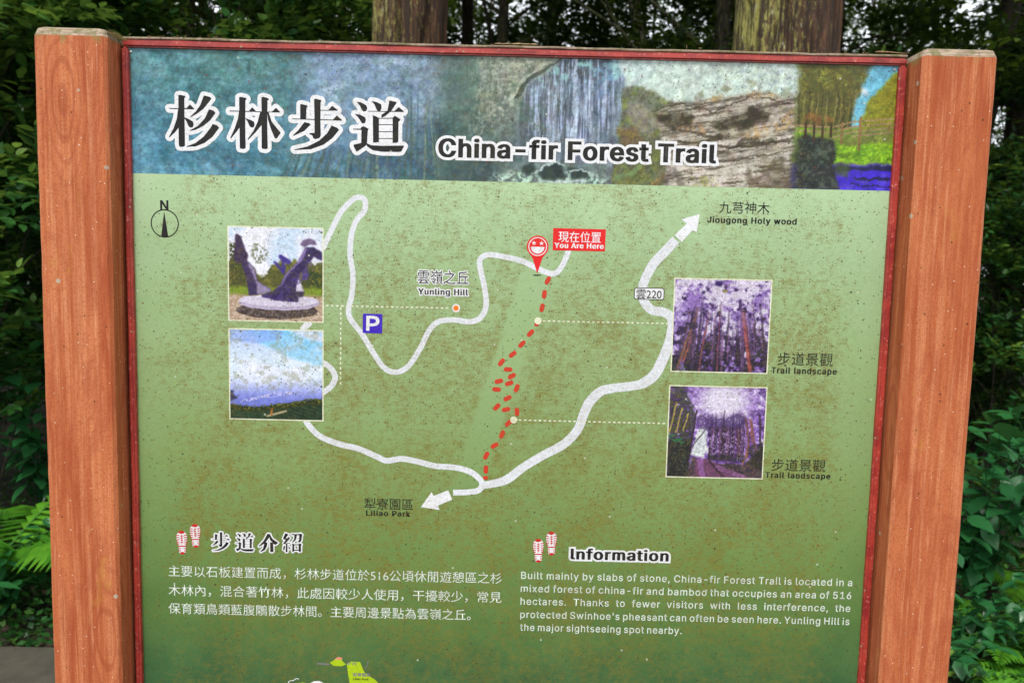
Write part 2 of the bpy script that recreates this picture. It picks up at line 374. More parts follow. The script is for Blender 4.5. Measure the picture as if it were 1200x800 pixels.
# backing sheet + printed face (one panel), frame rails
panel = box('panel', -.606, .606, 0.0, .004, BOT-.004, TOP+.006, [M['panel']], board, bev=0)
box('back_board', -.600, .600, .0045, .016, BOT, TOP, [M['metalback']], board, bev=.001)
def rail(x0, x1, z0, z1, ax, seed, yf=-.0125):
    return box('frame_rail', x0, x1, yf, .020, z0, z1, [M['rail']], board, bev=.0028, seg=3, wob=.00035, cuts=60, axis=ax, seed=seed)
rail(-.6080, -.5985, BOT-.018, TOP+.0005, 2, 1, -.010); rail(.5985, .6100, BOT-.018, TOP+.0005, 2, 2, -.008)
rail(-.6088, .6112, TOP+.0010, TOP+.0125, 0, 3, -.0055); rail(-.6088, .6112, BOT-.032, BOT-.019, 0, 4)
box('cap_strip', -.6085, .6110, -.0045, .030, TOP+.0132, TOP+.0168, [M['endwood']], board, bev=.0008, seg=1, wob=.0006, cuts=80, axis=0, seed=9)

# ---- flat print -----------------------------------------------------------------------------
LAY = -.00003
def lay(l): return -.00006+LAY*l
def print_obj(name, V2, T, mat, layer, label=None, dz=None):
    V2 = np.asarray(V2, float); y = np.full(len(V2), lay(layer))
    if dz is not None: y = y-dz
    V = np.stack([V2[:, 0], y, V2[:, 1]], 1)
    return link(name, mesh(name, V, T), mat, panel, label=label)
def B(pts): return np.array([at(*p) for p in pts])
def polyT(P):
    return [tuple(t) for t in tessellate_polygon([[Vector((p[0], p[1], 0)) for p in P]])]
def fixwind(V, T):
    T = np.array(T); V = np.asarray(V); a = V[T[:, 0]]; b2 = V[T[:, 1]]; c = V[T[:, 2]]
    cr = (b2[:, 0]-a[:, 0])*(c[:, 1]-a[:, 1])-(b2[:, 1]-a[:, 1])*(c[:, 0]-a[:, 0]); f = cr < 0; T[f] = T[f][:, ::-1]; return T
def polys(name, plist, mat, layer, label=None, board_coords=False):
    V = []; T = []; n = 0; dz = []
    for i, P in enumerate(plist):
        Q = np.asarray(P, float) if board_coords else B(P)
        t = fixwind(Q, polyT(Q)); V.append(Q); T.append(t+n); n += len(Q); dz.append(np.full(len(Q), 4e-6*(i % 6)))
    return print_obj(name, np.concatenate(V), np.concatenate(T), mat, layer, label, np.concatenate(dz))
def catmull(P, n=8):
    P = np.asarray(P, float); P = np.vstack([2*P[0]-P[1], P, 2*P[-1]-P[-2]]); out = []
    for i in range(1, len(P)-2):
        for t in np.linspace(0, 1, n, endpoint=False):
            out.append(.5*((2*P[i])+(-P[i-1]+P[i+1])*t+(2*P[i-1]-5*P[i]+4*P[i+1]-P[i+2])*t*t+(-P[i-1]+3*P[i]-3*P[i+1]+P[i+2])*t**3))
    out.append(P[-2]); return np.array(out)
def ribbon(name, pts, wpx, mat, layer, label=None):
    W = np.array([p[2] if len(p) > 2 else wpx for p in pts], float)*.00133/2
    P = np.column_stack([B([p[:2] for p in pts]), W]); P = catmull(P); W = P[:, 2]; P = P[:, :2]
    d = np.gradient(P, axis=0); d /= np.linalg.norm(d, axis=1)[:, None]; nrm = np.stack([-d[:, 1], d[:, 0]], 1)*W[:, None]
    V = np.concatenate([P+nrm, P-nrm]); n = len(P); T = []
    for i in range(n-1): T += [(i, n+i, n+i+1), (i, n+i+1, i+1)]
    return print_obj(name, V, fixwind(V, T), mat, layer, label)
def arc(cx, cz, r, n=32, a0=0, a1=2*math.pi, ry=None):
    ry = ry or r; return [(cx+r*math.cos(a), cz+ry*math.sin(a)) for a in np.linspace(a0, a1, n, endpoint=(a1-a0 < 6.28))]
def ring(name, cx, cz, r, t, mat, layer):
    n = 48; a = np.linspace(0, 2*np.pi, n, endpoint=False); V = np.concatenate([np.c_[cx+r*np.cos(a), cz+r*np.sin(a)], np.c_[cx+(r-t)*np.cos(a), cz+(r-t)*np.sin(a)]])
    T = []
    for i in range(n): j = (i+1) % n; T += [(i, j, n+j), (i, n+j, n+i)]
    return print_obj(name, V, fixwind(V, T), mat, layer)
PX = .00133

def fontfile():
    try: return bpy.data.fonts.load(os.path.join(bpy.utils.system_resource('DATAFILES'), 'fonts', 'Inter.woff2'))
    except Exception: return None
LAT = fontfile()
def raw_text(s, font, bevel=0.0, offset=0.0, sc=1.0, sw=1.0):
    c = bpy.data.curves.new('t', 'FONT'); c.body = s
    if font: c.font = font
    c.bevel_depth = bevel; c.bevel_resolution = 1; c.resolution_u = 3; c.offset = offset; c.space_character = sc; c.space_word = sw
    o = bpy.data.objects.new('t', c); me = o.to_mesh()
    V = np.empty(len(me.vertices)*3); me.vertices.foreach_get('co', V); V = V.reshape(-1, 3)
    me.calc_loop_triangles(); T = np.empty(len(me.loop_triangles)*3, dtype=np.int32); me.loop_triangles.foreach_get('vertices', T); T = T.reshape(-1, 3)
    o.to_mesh_clear(); bpy.data.objects.remove(o); bpy.data.curves.remove(c)
    if bevel:
        zc = V[T][:, :, 2]; keep = zc.min(1) > -1e-6; T = T[keep]
        u, inv = np.unique(T, return_inverse=True); V = V[u]; T = inv.reshape(-1, 3)
    return V, T
def bounds(s, font, **kw):
    V, _ = raw_text(s, font, 0, **kw); return V[:, 0].min(), V[:, 0].max(), V[:, 1].min(), V[:, 1].max()
_H = {True: bounds('H', LAT), False: bounds('國', None)}
def text(s, xl, xr, yb, hpx, mat, layer, latin=False, bold=0.0, thin=0.0, bx=0.0, outline=None, ow=0.0, sc=1.0, justify=None, name='lettering'):
    """xl..xr, yb: left, right and base in photograph pixels on the panel; hpx: height of a capital / full character"""
    font = LAT if latin else None
    h0 = _H[latin]; base = 0.0 if latin else h0[2]; cap = (h0[3]-(0 if latin else h0[2]))
    X0, Z0 = at(xl, yb); X1 = at(xr, yb+.0225*(xr-xl))[0]; k = hpx*PX/cap; sw = 1.0
    if justify:                                          # spread the word spaces instead of the letters
        a = bounds(s, font, sc=sc, sw=1.0); b2 = bounds(s, font, sc=sc, sw=2.0); w1 = a[1]-a[0]; dw = (b2[1]-b2[0])-w1
        sw = max(.5, min(4, 1+((X1-X0)/(k*justify)-w1)/dw))
    bb = bounds(s, font, sc=sc, sw=sw); kx = (X1-X0)/(bb[1]-bb[0])
    objs = []
    for bev, mt_, ly in ([(bold+ow, outline, layer)] if outline else [])+[(bold, mat, layer+1)]:
        V, T = raw_text(s, font, bev, -thin if not bev else 0, sc, sw)
        P = np.stack([X0+(V[:, 0]-bb[0])*kx, Z0+(V[:, 1]-base)*k], 1)
        if len(T) == 0: continue
        if bx:
            nV = len(V); T = np.concatenate([T+q*nV for q in range(3)]); P = np.concatenate([P+[q*bx*k, 0] for q in (-1, 0, 1)]); V = np.concatenate([V+[0, 0, q*.01] for q in (0, 1, 2)])
        objs.append(print_obj(name, P, fixwind(P, T), M[mt_], ly, dz=np.maximum(V[:, 2], 0)*k*.006))
    return objs

# hand-drawn heavy Song-style characters (pixels of the photograph)
def Z(o, pts, s=7.5): return [(o[0]+x/s, o[1]+y/s) for x, y in pts]
oA, oB = (180, 95), (330, 95)
G_SHAN = [Z(oA, q) for q in (
    [(218, 125), (232, 122), (276, 132), (282, 143), (271, 150), (272, 262), (277, 568), (262, 580), (228, 578), (222, 560), (220, 400)],
    [(136, 238), (290, 240), (320, 206), (358, 244), (356, 250), (138, 246)],
    [(216, 248), (236, 250), (236, 390), (190, 450), (142, 496), (136, 490), (175, 420), (205, 330)],
    [(262, 316), (300, 330), (345, 356), (354, 382), (345, 408), (322, 410), (306, 396), (292, 360)],
    [(442, 128), (496, 140), (510, 157), (440, 245), (380, 290), (326, 320), (322, 314), (370, 270), (410, 215)],
    [(488, 248), (530, 262), (545, 282), (500, 345), (440, 395), (370, 430), (322, 440), (320, 434), (390, 395), (450, 330)],
    [(520, 378), (560, 392), (578, 412), (520, 490), (450, 545), (370, 576), (292, 580), (292, 574), (370, 545), (440, 490), (495, 420)])]
G_LIN = [Z(oA, q) for q in (
    [(752, 145), (766, 140), (812, 150), (820, 160), (808, 168), (806, 400), (810, 588), (795, 598), (762, 594), (758, 580), (756, 380)],
    [(668, 261), (838, 264), (868, 232), (902, 268), (940, 268), (940, 274), (668, 268)],
    [(752, 262), (770, 262), (770, 390), (735, 440), (682, 504), (675, 498), (712, 420), (742, 330)],
    [(806, 326), (850, 342), (882, 358), (890, 384), (880, 408), (858, 410), (842, 394), (828, 360)],
    [(948, 145), (962, 140), (1008, 152), (1016, 164), (1002, 172), (1000, 400), (1004, 590), (990, 600), (956, 596), (950, 585), (950, 380)],
    [(900, 269), (1040, 271), (1076, 236), (1112, 272), (1110, 278), (900, 275)],
    [(938, 272), (956, 272), (956, 380), (900, 450), (832, 518), (826, 512), (878, 440), (915, 360)],
    [(1000, 276), (1012, 276), (1040, 360), (1118, 456), (1084, 506), (1066, 504), (1030, 420), (1006, 340)])]
G_BU = [Z(oB, q) for q in (
    [(286, 160), (300, 157), (346, 168), (352, 178), (343, 186), (342, 360), (345, 480), (336, 500), (300, 512), (280, 505), (270, 480), (244, 464), (244, 458), (290, 456), (290, 350)],
    [(340, 256), (412, 256), (444, 218), (494, 256), (492, 262), (340, 262)],
    [(164, 206), (178, 204), (224, 216), (232, 226), (220, 234), (216, 334), (164, 332)],
    [(92, 330), (452, 340), (486, 304), (532, 344), (532, 350), (92, 337)],
    [(200, 362), (246, 372), (256, 384), (200, 440), (104, 484), (100, 478), (150, 430)],
    [(440, 392), (490, 412), (506, 430), (450, 500), (370, 560), (260, 600), (116, 608), (112, 602), (230, 575), (330, 525), (400, 460)])]
G_DAO = [Z(oB, q) for q in (
    [(658, 182), (700, 190), (745, 215), (754, 240), (744, 266), (720, 270), (704, 250), (686, 214)],
    [(644, 290), (690, 296), (732, 318), (742, 342), (732, 370), (708, 374), (692, 350), (672, 318)],
    [(628, 420), (694, 420), (702, 404), (722, 398), (764, 420), (758, 440), (750, 560), (730, 575), (665, 620), (655, 616), (632, 572), (634, 560), (700, 545), (702, 430), (628, 427)],
    [(745, 545), (790, 565), (880, 570), (1070, 568), (1077, 574), (1052, 620), (1030, 624), (880, 622), (800, 608), (752, 575)],
    [(790, 178), (830, 184), (876, 206), (880, 236), (868, 266), (846, 266), (834, 250), (816, 206)],
    [(948, 172), (1004, 184), (1012, 192), (966, 262), (920, 304), (880, 325), (876, 300), (930, 262)],
    [(758, 264), (990, 266), (1030, 230), (1076, 268), (1074, 274), (758, 270)],
    [(802, 304), (820, 306), (856, 326), (978, 324), (996, 306), (1044, 336), (1040, 350), (1028, 360), (1026, 535), (1012, 544), (976, 544), (976, 332), (856, 333), (856, 538), (806, 544), (804, 530)],
    [(850, 381), (980, 381), (980, 388), (850, 388)], [(850, 442), (980, 442), (980, 449), (850, 449)], [(850, 503), (980, 503), (980, 510), (850, 510)])]
oC = (195, 605); sC = 7.06
G_JIE = [Z(oC, q, sC) for q in (
    [(838, 140), (862, 145), (858, 160), (820, 215), (768, 248), (765, 243), (805, 200)],
    [(845, 152), (858, 150), (880, 185), (925, 215), (905, 232), (895, 230), (860, 195)],
    [(808, 210), (836, 214), (832, 245), (815, 275), (780, 292), (776, 288), (800, 262), (808, 235)],
    [(858, 210), (890, 216), (884, 224), (886, 286), (876, 294), (860, 290)])]
G_SHAO = [Z(oC, q, sC) for q in (
    [(985, 136), (1010, 146), (985, 180), (1005, 176), (1010, 165), (1024, 176), (985, 222), (1022, 214), (1022, 220), (972, 226), (968, 218), (990, 190), (968, 186), (966, 178)],
    [(990, 222), (1002, 222), (1002, 292), (988, 292)], [(972, 240), (984, 244), (976, 276), (966, 272)], [(1010, 240), (1026, 262), (1014, 270)],
    [(1036, 143), (1100, 143), (1110, 138), (1124, 148), (1116, 200), (1098, 215), (1088, 204), (1098, 196), (1100, 152), (1036, 151)],
    [(1060, 150), (1080, 152), (1072, 190), (1046, 214), (1040, 209), (1058, 185)],
    [(1042, 220), (1058, 226), (1058, 284), (1046, 292), (1042, 286)], [(1056, 228), (1096, 228), (1096, 235), (1056, 235)],
    [(1094, 226), (1104, 220), (1120, 230), (1114, 238), (1114, 288), (1096, 290)], [(1056, 272), (1096, 272), (1096, 280), (1056, 280)])]
def remap(G, box):
    P = np.concatenate([np.array(q) for q in G]); a, b2 = P.min(0), P.max(0); x0, x1, y0, y1 = box
    s = [(x1-x0)/(b2[0]-a[0]), (y1-y0)/(b2[1]-a[1])]
    return [[(x0+(x-a[0])*s[0], y0+(y-a[1])*s[1]) for x, y in q] for q in G]
def glyphs(name, G, layer, ow):
    """white halo with round corners: every stroke grown by ow pixels, strokes black on top"""
    Vs = []; Ts = []; dz = []; n = 0; q_ = 0; r = ow*PX
    def add(P, T):
        nonlocal n, q_
        P = np.asarray(P, float); Vs.append(P); Ts.append(fixwind(P, T)+n); n += len(P); dz.append(np.full(len(P), 1.2e-6*q_)); q_ += 1
    ca = np.linspace(0, 2*np.pi, 16, endpoint=False)
    for P in G:
        Q = B(P); add(Q, polyT(Q))
        for a, b2 in zip(Q, np.roll(Q, -1, 0)):
            L_ = np.linalg.norm(b2-a)
            if L_ < 1e-6: continue
            d = (b2-a)/L_; nn = np.array([-d[1], d[0]])*r; add([a+nn, b2+nn, b2-nn, a-nn], [(0, 1, 2), (0, 2, 3)])
            add(np.vstack([a, np.c_[a[0]+r*np.cos(ca), a[1]+r*np.sin(ca)]]), [(0, k+1, (k+1) % 16+1) for k in range(16)])
    V = np.concatenate(Vs); print_obj(name, V, np.concatenate(Ts), M['white'], layer, dz=np.concatenate(dz))
    y0 = 1.2e-6*q_; polys(name, G, M['black'], layer+1+y0/3e-5)
for G in (G_SHAN, G_LIN, G_BU, G_DAO): glyphs('title_character', G, 6, 4.6)
glyphs('heading_character', remap(G_BU, (248.5, 269.5, 623, 645)), 6, 1.7)
glyphs('heading_character', remap(G_DAO, (276.5, 297.5, 624, 645.5)), 6, 1.7)
glyphs('heading_character', G_JIE, 6, 1.7); glyphs('heading_character', G_SHAO, 6, 1.7)

text('China-fir Forest Trail', 515, 837.5, 183.5, 20.5, 'black', 6, True, bold=.018, bx=.020, outline='white', ow=.078, sc=1.09)
text('lnformation', 669.5, 782.5, 654.6, 13.2, 'black', 6, True, bold=.012, bx=.028, outline='white', ow=.085, sc=1.12)
text('雲嶺之丘', 489.5, 549, 332.3, 15.6, 'black', 6, outline='white', ow=.06, bold=.004)
text('Yunling Hill', 490.5, 548, 344.8, 7.2, 'black', 6, True, bold=.004, bx=.03, outline='white', ow=.10, sc=1.14)
text('九芎神木', 842.5, 901.5, 249.8, 13.4, 'black', 6)
text('Jiougong Holy wood', 829, 933, 260.8, 7.2, 'black', 6, True, bold=.004, bx=.03, sc=1.14)
text('步道景觀', 911, 975.5, 427.6, 15.0, 'black', 6)
text('Trail landscape', 904, 980, 436.9, 7.2, 'black', 6, True, bold=.004, bx=.03, sc=1.17)
text('步道景觀', 904, 967, 551.3, 14.6, 'black', 6)
text('Trail landscape', 897, 972.5, 559.2, 6.9, 'black', 6, True, bold=.004, bx=.03, sc=1.17)
text('犁寮園區', 427, 484, 596.2, 13.6, 'black', 6)
text('Liliao Park', 429.3, 480.5, 603.6, 6.6, 'black', 6, True, bold=.004, bx=.03, sc=1.14)
text('雲220', 745.5, 775, 350.0, 11.6, 'black', 8, bold=.006)
text('N', 188.3, 197.0, 245.4, 10.4, 'black', 6, True, bold=.022)
lines = [('Built mainly by slabs of stone, China-fir Forest Trail is located in a', 610.7, 998.3, 677.6), ('mixed forest of china-fir and bamboo that occupies an area of 516', 610.3, 997.3, 692.8),
         ('hectares. Thanks to fewer visitors with less interference, the', 610, 996, 707.8), ("protected Swinhoe's pheasant can often be seen here. Yunling Hill is", 609.7, 995, 723.2), ('the major sightseeing spot nearby.', 609.5, 798.5, 738.2)]
for s, a, b2, y in lines: text(s, a, b2, y, 8.9, 'body', 6, True, bold=.008, sc=1.10, justify=.97)
for s, a, b2, y in [('主要以石板建置而成，杉林步道位於516公頃休閒遊憩區之杉', 197.7, 588, 674.9), ('木林內，混合著竹林，此處因較少人使用，干擾較少，常見', 197.7, 587.5, 697.3), ('保育類鳥類藍腹鷴散步林間。主要周邊景點為雲嶺之丘。', 197.7, 551.5, 718.6)]:
    text(s, a, b2, y, 13.6, 'body', 6)

# ---- map roads -------------------------------------------------------------------------------
ribbon('map_road', [(378, 292), (388, 271), (398, 251), (408, 239), (418, 231.5), (427, 234), (427.5, 246), (418, 258), (412, 275), (410.3, 299), (413.5, 321), (412.4, 345), (408.5, 362), (411, 374), (424, 391), (438, 414), (450, 430.5), (463, 436), (478, 429.5), (492, 409), (503, 387), (515, 376.5), (533, 374.8), (550, 377), (562.5, 372.5), (569.5, 359), (568, 338), (563.5, 318), (562.5, 304.5), (572, 298.5), (592, 301), (612, 306), (628, 313.6), (640, 319), (649.5, 320.5), (656.5, 315), (662, 305), (666.5, 293)], 6.6, M['road'], 3)
ribbon('map_road', [(363.5, 377), (359, 381.5), (354, 387)], 8, M['road'], 3)
ribbon('map_road', [(377, 424.5), (384, 428), (390, 434.5), (392.8, 442), (390, 450), (384, 456), (377, 460.5)], 7, M['road'], 3)
ribbon('map_road', [(358, 492), (363, 499.5), (376, 511.5), (399, 520.5), (420, 525.5), (440, 534), (453, 539.5), (470, 537.3), (487, 540), (510, 545.7), (533, 547.5), (551, 552.5), (562, 561), (565, 568), (560, 574.5), (546.5, 576.5), (531, 576.8)], 7.2, M['road'], 3)
ribbon('map_road', [(792, 281, 11.5), (781, 293, 11.5), (766.7, 308, 11.5), (757, 325, 11), (752.5, 340, 11), (755.5, 354, 11), (764, 363, 11), (778, 366, 11), (787, 373, 11.5), (787.5, 387, 12), (782, 408, 12.5), (769, 436, 13), (757, 447, 12.5), (745, 451.5, 11), (717, 455, 11), (703, 459, 11.5), (691, 471, 12), (684, 485, 11.5), (677, 503, 11), (661, 520, 11), (636, 533.5, 10.5), (613, 547.5, 10.5), (594, 561.5, 11), (577, 566.5, 9.5), (565, 568.5, 9)], 11, M['road'], 4)
polys('map_arrow', [[(819.8, 251), (798.3, 257), (805, 262), (790.6, 275.5), (799, 283.5), (811.5, 269.8), (816.4, 272)]], M['white'], 5)
polys('map_arrow', [[(493.2, 593.8), (505.8, 576), (508.2, 580.7), (525.3, 574), (530, 585), (513.2, 592), (515.2, 597.2)]], M['white'], 5)
# dashed walking trail
dashes = [(641.9, 328.5, 65), (637.9, 344.7, 85), (635.2, 360.6, 80), (630.2, 377.8, 55), (621.7, 390.2, 50), (611.6, 403, 50), (600.8, 414.9, 40), (587.6, 424.3, 55), (595.4, 432.7, 0), (599.8, 440.5, 35), (584.6, 446.5, 15), (596.7, 448.9, 20), (581.9, 456, -3), (605.5, 454.6, 70), (594.7, 466.4, 30), (582.2, 476.5, 50), (593, 479.6, 15), (605.8, 482.3, 97), (596, 495.4, 45), (588.3, 508.6, 70), (579.5, 521.7, 35), (569.8, 533.5, 65), (569.4, 549.7, 90)]
dl = []
for x, y, a in dashes:
    c = np.array(at(x, y)); a = rad(a-1.3); d = np.array([math.cos(a), math.sin(a)]); n2 = np.array([-d[1], d[0]]); L2 = 2.6*PX; r = 2.75*PX
    dl.append([tuple(c+d*L2+r*(math.cos(t)*d+math.sin(t)*n2)) for t in np.linspace(-1.57, 1.57, 7)]+[tuple(c-d*L2-r*(math.cos(t)*d+math.sin(t)*n2)) for t in np.linspace(-1.57, 1.57, 7)])
dl.append([tuple(at(*q)) for q in ((566, 557.5), (571.8, 557.5), (571.6, 561.5), (566.5, 561.5))])
for q in dl: polys('trail_dash', [q], M['trail'], 6, board_coords=True)
def dotted(x0, y0, x1, y1, n, wpx=1.7, frac=.55):
    P = []
    for i in range(n):
        a, b2 = i/n, (i+frac)/n; p0 = np.array(at(x0+(x1-x0)*a, y0+(y1-y0)*a)); p1 = np.array(at(x0+(x1-x0)*b2, y0+(y1-y0)*b2))
        d = (p1-p0)/np.linalg.norm(p1-p0); nn = np.array([-d[1], d[0]])*wpx*PX/2; P.append([tuple(p0+nn), tuple(p1+nn), tuple(p1-nn), tuple(p0-nn)])
    polys('leader_line', P, M['cream'], 5, board_coords=True)
dotted(382, 358, 528, 361, 25); dotted(399.5, 360, 399, 453, 16); dotted(636, 376, 786, 379, 26); dotted(608, 492, 782, 496, 30)
for x, y in ((630.5, 375.8), (602, 491.8)): polys('route_dot', [arc(*at(x, y), 4.3*PX, 24)], M['cream'], 8, board_coords=True)
polys('place_dot', [arc(*at(534.4, 361), 5.0*PX, 24)], M['white'], 6, board_coords=True); polys('place_dot', [arc(*at(534.4, 361), 3.3*PX, 24)], M['orange'], 7, board_coords=True)
# compass
cx, cz = at(193.1, 261.8); ring('compass_ring', cx, cz, 16.8*PX, 1.3*PX, M['black'], 5)
polys('compass_needle', [[(192.4, 247.3), (197.3, 277.8), (189, 277.6)]], M['black'], 6)
# parking sign
polys('parking_mark', [[(425.3, 367.4), (448.2, 367.9), (447.8, 390.6), (425, 390.0)]], M['blue'], 6)
pt = [(429.4, 369.8), (437.5, 370.0), (441.5, 370.8), (444.0, 373.0), (444.8, 376.0), (444.0, 379.2), (441.4, 381.4), (437.4, 382.2), (433.0, 382.1), (432.9, 387.4), (429.0, 387.3)]
polys('parking_letter', [pt], M['white'], 7); polys('parking_letter_gap', [[(433.2, 373.2), (437.4, 373.3), (440.0, 374.2), (440.9, 376.1), (439.9, 378.0), (437.2, 378.9), (433.1, 378.8)]], M['blue'], 8)
# road number badge
def rrect(x0, x1, z0, z1, r, n=5):
    P = []
    for cx_, cz_, a in ((x1-r, z1-r, 0), (x0+r, z1-r, 1), (x0+r, z0+r, 2), (x1-r, z0+r, 3)):
        P += [(cx_+r*math.cos(t), cz_+r*math.sin(t)) for t in np.linspace(a*math.pi/2, (a+1)*math.pi/2, n)]
    return P
bx0, bz1 = at(743.2, 336.6); bx1, bz0 = at(778.2, 351.6)
polys('road_badge', [rrect(bx0, bx1, bz0, bz1, .004)], M['black'], 6, board_coords=True)
polys('road_badge', [rrect(bx0+.0012, bx1-.0012, bz0+.0012, bz1-.0012, .003)], M['white'], 7, board_coords=True)
# red label and pin
polys('red_label', [[(648.3, 267.2), (710, 268.8), (708.8, 294.6), (647.6, 293.2)]], M['red'], 6)
text('現在位置', 654.3, 704, 283.6, 12.2, 'white', 7, bold=.002); text('You Are Here', 650, 707, 290.2, 6.0, 'white', 7, True, bold=.006, bx=.03, sc=1.12)
pc = at(630.1, 288.9); r = 13.0*PX; tip = at(629.6, 320.3)
P = [(pc[0]+r*math.cos(t), pc[1]+r*math.sin(t)) for t in np.linspace(rad(-28), rad(208), 36)]
P += [(pc[0]-r*.46, pc[1]-r*1.02), tip, (pc[0]+r*.46, pc[1]-r*1.02)]
polys('location_pin', [P], M['red'], 7, board_coords=True)
ring('location_pin_ring', pc[0], pc[1], 11.2*PX, 1.1*PX, M['white'], 8)
polys('location_pin_smile', [[(pc[0]+8.1*PX*math.cos(t), pc[1]-.3*PX+8.1*PX*math.sin(t)) for t in np.linspace(math.pi, 2*math.pi, 20)]], M['white'], 8, board_coords=True)
st = []
for sx in (-4.6, 4.6):
    st.append([(pc[0]+sx*PX+(3.1 if i % 2 == 0 else 1.25)*PX*math.cos(rad(90+36*i)), pc[1]+4.0*PX+(3.1 if i % 2 == 0 else 1.25)*PX*math.sin(rad(90+36*i))) for i in range(10)])
polys('location_pin_stars', st, M['white'], 8, board_coords=True)
polys('location_pin_shadow', [arc(*at(629.2, 322.4), 5.2*PX, 24, ry=.75*PX)], M['black'], 6, board_coords=True)
# boot-print marks
def boot(px, py, tilt):
    c = np.array(at(px, py)); ca, sa = math.cos(rad(tilt)), math.sin(rad(tilt)); s = PX*30/100.
    def tr(P): return [(c[0]+(x*ca-y*sa)*s, c[1]+(x*sa+y*ca)*s) for x, y in P]
    sole = [(0, 50), (13, 46), (21, 34), (22, 18), (18, 0), (14, -14), (15, -30), (13, -42), (6, -49), (-6, -50), (-13, -44), (-15, -30), (-14, -14), (-19, 2), (-22, 18), (-20, 34), (-12, 46)]
    polys('boot_mark', [tr(sole)], M['white'], 6, board_coords=True)
    red = [[(-15, 41), (0, 36), (15, 41), (10, 48), (0, 51), (-10, 48)], [(-12, -43), (0, -39), (12, -43), (7, -49), (0, -51), (-7, -49)], [(-16, -13), (16, -13), (16, -18), (-16, -18)]]
    for i, y in enumerate((30, 21, 12, 3, -5)):
        for sg in (-1, 1): red.append([(sg*10, y-2), (sg*22, y-1-i*.6), (sg*22, y+3-i*.6), (sg*10, y+2)])
    for y in (28, 19, 10, 1): red.append([(-6, y-4), (0, y+1), (6, y-4), (6, y-1), (0, y+5), (-6, y-1)])
    red.append([(-1.5, 30), (1.5, 30), (1.5, -7), (-1.5, -7)])
    for y in (-25, -31, -37):
        for sg in (-1, 1): red.append([(sg*7, y-1.3), (sg*16, y-1.3), (sg*16, y+1.5), (sg*7, y+1.5)])
    polys('boot_mark', [tr(q) for q in red], M['shoe'], 7, board_coords=True)
for a in ((213.3, 635.2, 2), (228.9, 627.4, 2), (630.8, 644.8, 2), (646.2, 636.4, 2)): boot(*a)
# the small yellow district map that starts at the foot of the view
polys('district_map', [[(386.5, 776), (392, 772.5), (398, 771), (402, 774.5), (405.5, 778), (400, 780), (391, 779.5)],
                       [(406.5, 777), (411, 774.5), (422, 775), (424, 780), (427, 787), (434, 792), (441, 797), (448, 806), (452, 830), (440, 870), (412, 880), (398, 850), (405, 820), (410, 800), (408, 790)],
                       [(346, 800), (356, 799), (366, 803), (380, 812), (392, 830), (378, 850), (352, 838), (340, 815)]], M['lime'], 5)
polys('district_map', [[(363, 800), (368, 797.5), (374, 797), (379, 799.5), (384, 808), (372, 811), (362, 806)]], M['white'], 6)
polys('district_map', [[(392, 771.8), (396, 769), (401, 770), (401, 772.4), (394, 772.4)]], M['sand'], 6)
ribbon('district_map', [(337.5, 801), (339, 797.5), (344, 796.5), (347, 794.5), (350.5, 795)], .9, M['white'], 6)
ribbon('district_map', [(371, 777), (378, 777.2), (386, 777.8)], 2.0, M['grey'], 5); ribbon('district_map', [(431.5, 773), (430.5, 778), (428, 783)], .9, M['grey'], 5)
text('草嶺', 405.5, 418, 778.6, 3.9, 'grey', 6); text('犁寮園區', 413.5, 434, 791.8, 4.4, 'grey', 6, bold=.02); text('Liliao Park', 414, 432, 796, 2.6, 'black', 6, True, bold=.02)

# ---- pictures: colours worked out with numpy, one vertex per printed dot ------------------------
def vn(h, w_, sy, sx, seed):
    r = np.random.default_rng(seed); gy, gx = int(h/sy)+3, int(w_/sx)+3; g = r.random((gy, gx))
    y = np.arange(h)/sy; x = np.arange(w_)/sx; yi = y.astype(int); xi = x.astype(int); fy = (y-yi); fx = (x-xi); fy = fy*fy*(3-2*fy); fx = fx*fx*(3-2*fx)
    a = g[yi][:, xi]; b2 = g[yi][:, xi+1]; c = g[yi+1][:, xi]; d = g[yi+1][:, xi+1]; fx = fx[None]; fy = fy[:, None]
    return (a*(1-fx)+b2*fx)*(1-fy)+(c*(1-fx)+d*fx)*fy
def fbm(h, w_, sy, sx, seed, o=4, g=.6):
    t = 0; am = 1; s = 0
    for i in range(o): t = t+am*vn(h, w_, max(sy/2**i, 1.01), max(sx/2**i, 1.01), seed*31+i); s += am; am *= g
    t = t/s; return np.clip((t-.5)*1.7+.5, 0, 1)
def ss(a, b2, x): t = np.clip((x-a)/(b2-a+1e-9), 0, 1); return t*t*(3-2*t)
def mixi(img, m, col): m = np.clip(m, 0, 1)[..., None]; return img*(1-m)+np.asarray(col, float)*m
def picture(name, img, x0, x1, z1, z0, layer, label=None):
    h, w_, _ = img.shape; xs = np.linspace(x0, x1, w_); zs = np.linspace(z1, z0, h)
    Xg, Zg = np.meshgrid(xs, zs); V = np.stack([Xg, np.full_like(Xg, lay(layer)), Zg], -1).reshape(-1, 3)
    i = np.arange(h*w_).reshape(h, w_); Q = np.stack([i[1:, :-1], i[1:, 1:], i[:-1, 1:], i[:-1, :-1]], -1).reshape(-1, 4)
    me = mesh(name, V, Q); a = me.color_attributes.new('paint', 'FLOAT_COLOR', 'POINT')
    c = np.ones((h*w_, 4), dtype=np.float32); c[:, :3] = lin(np.clip(img, 0, 255)).reshape(-1, 3); a.data.foreach_set('color', c.ravel())
    return link(name, me, M['pic'], panel, label=label)
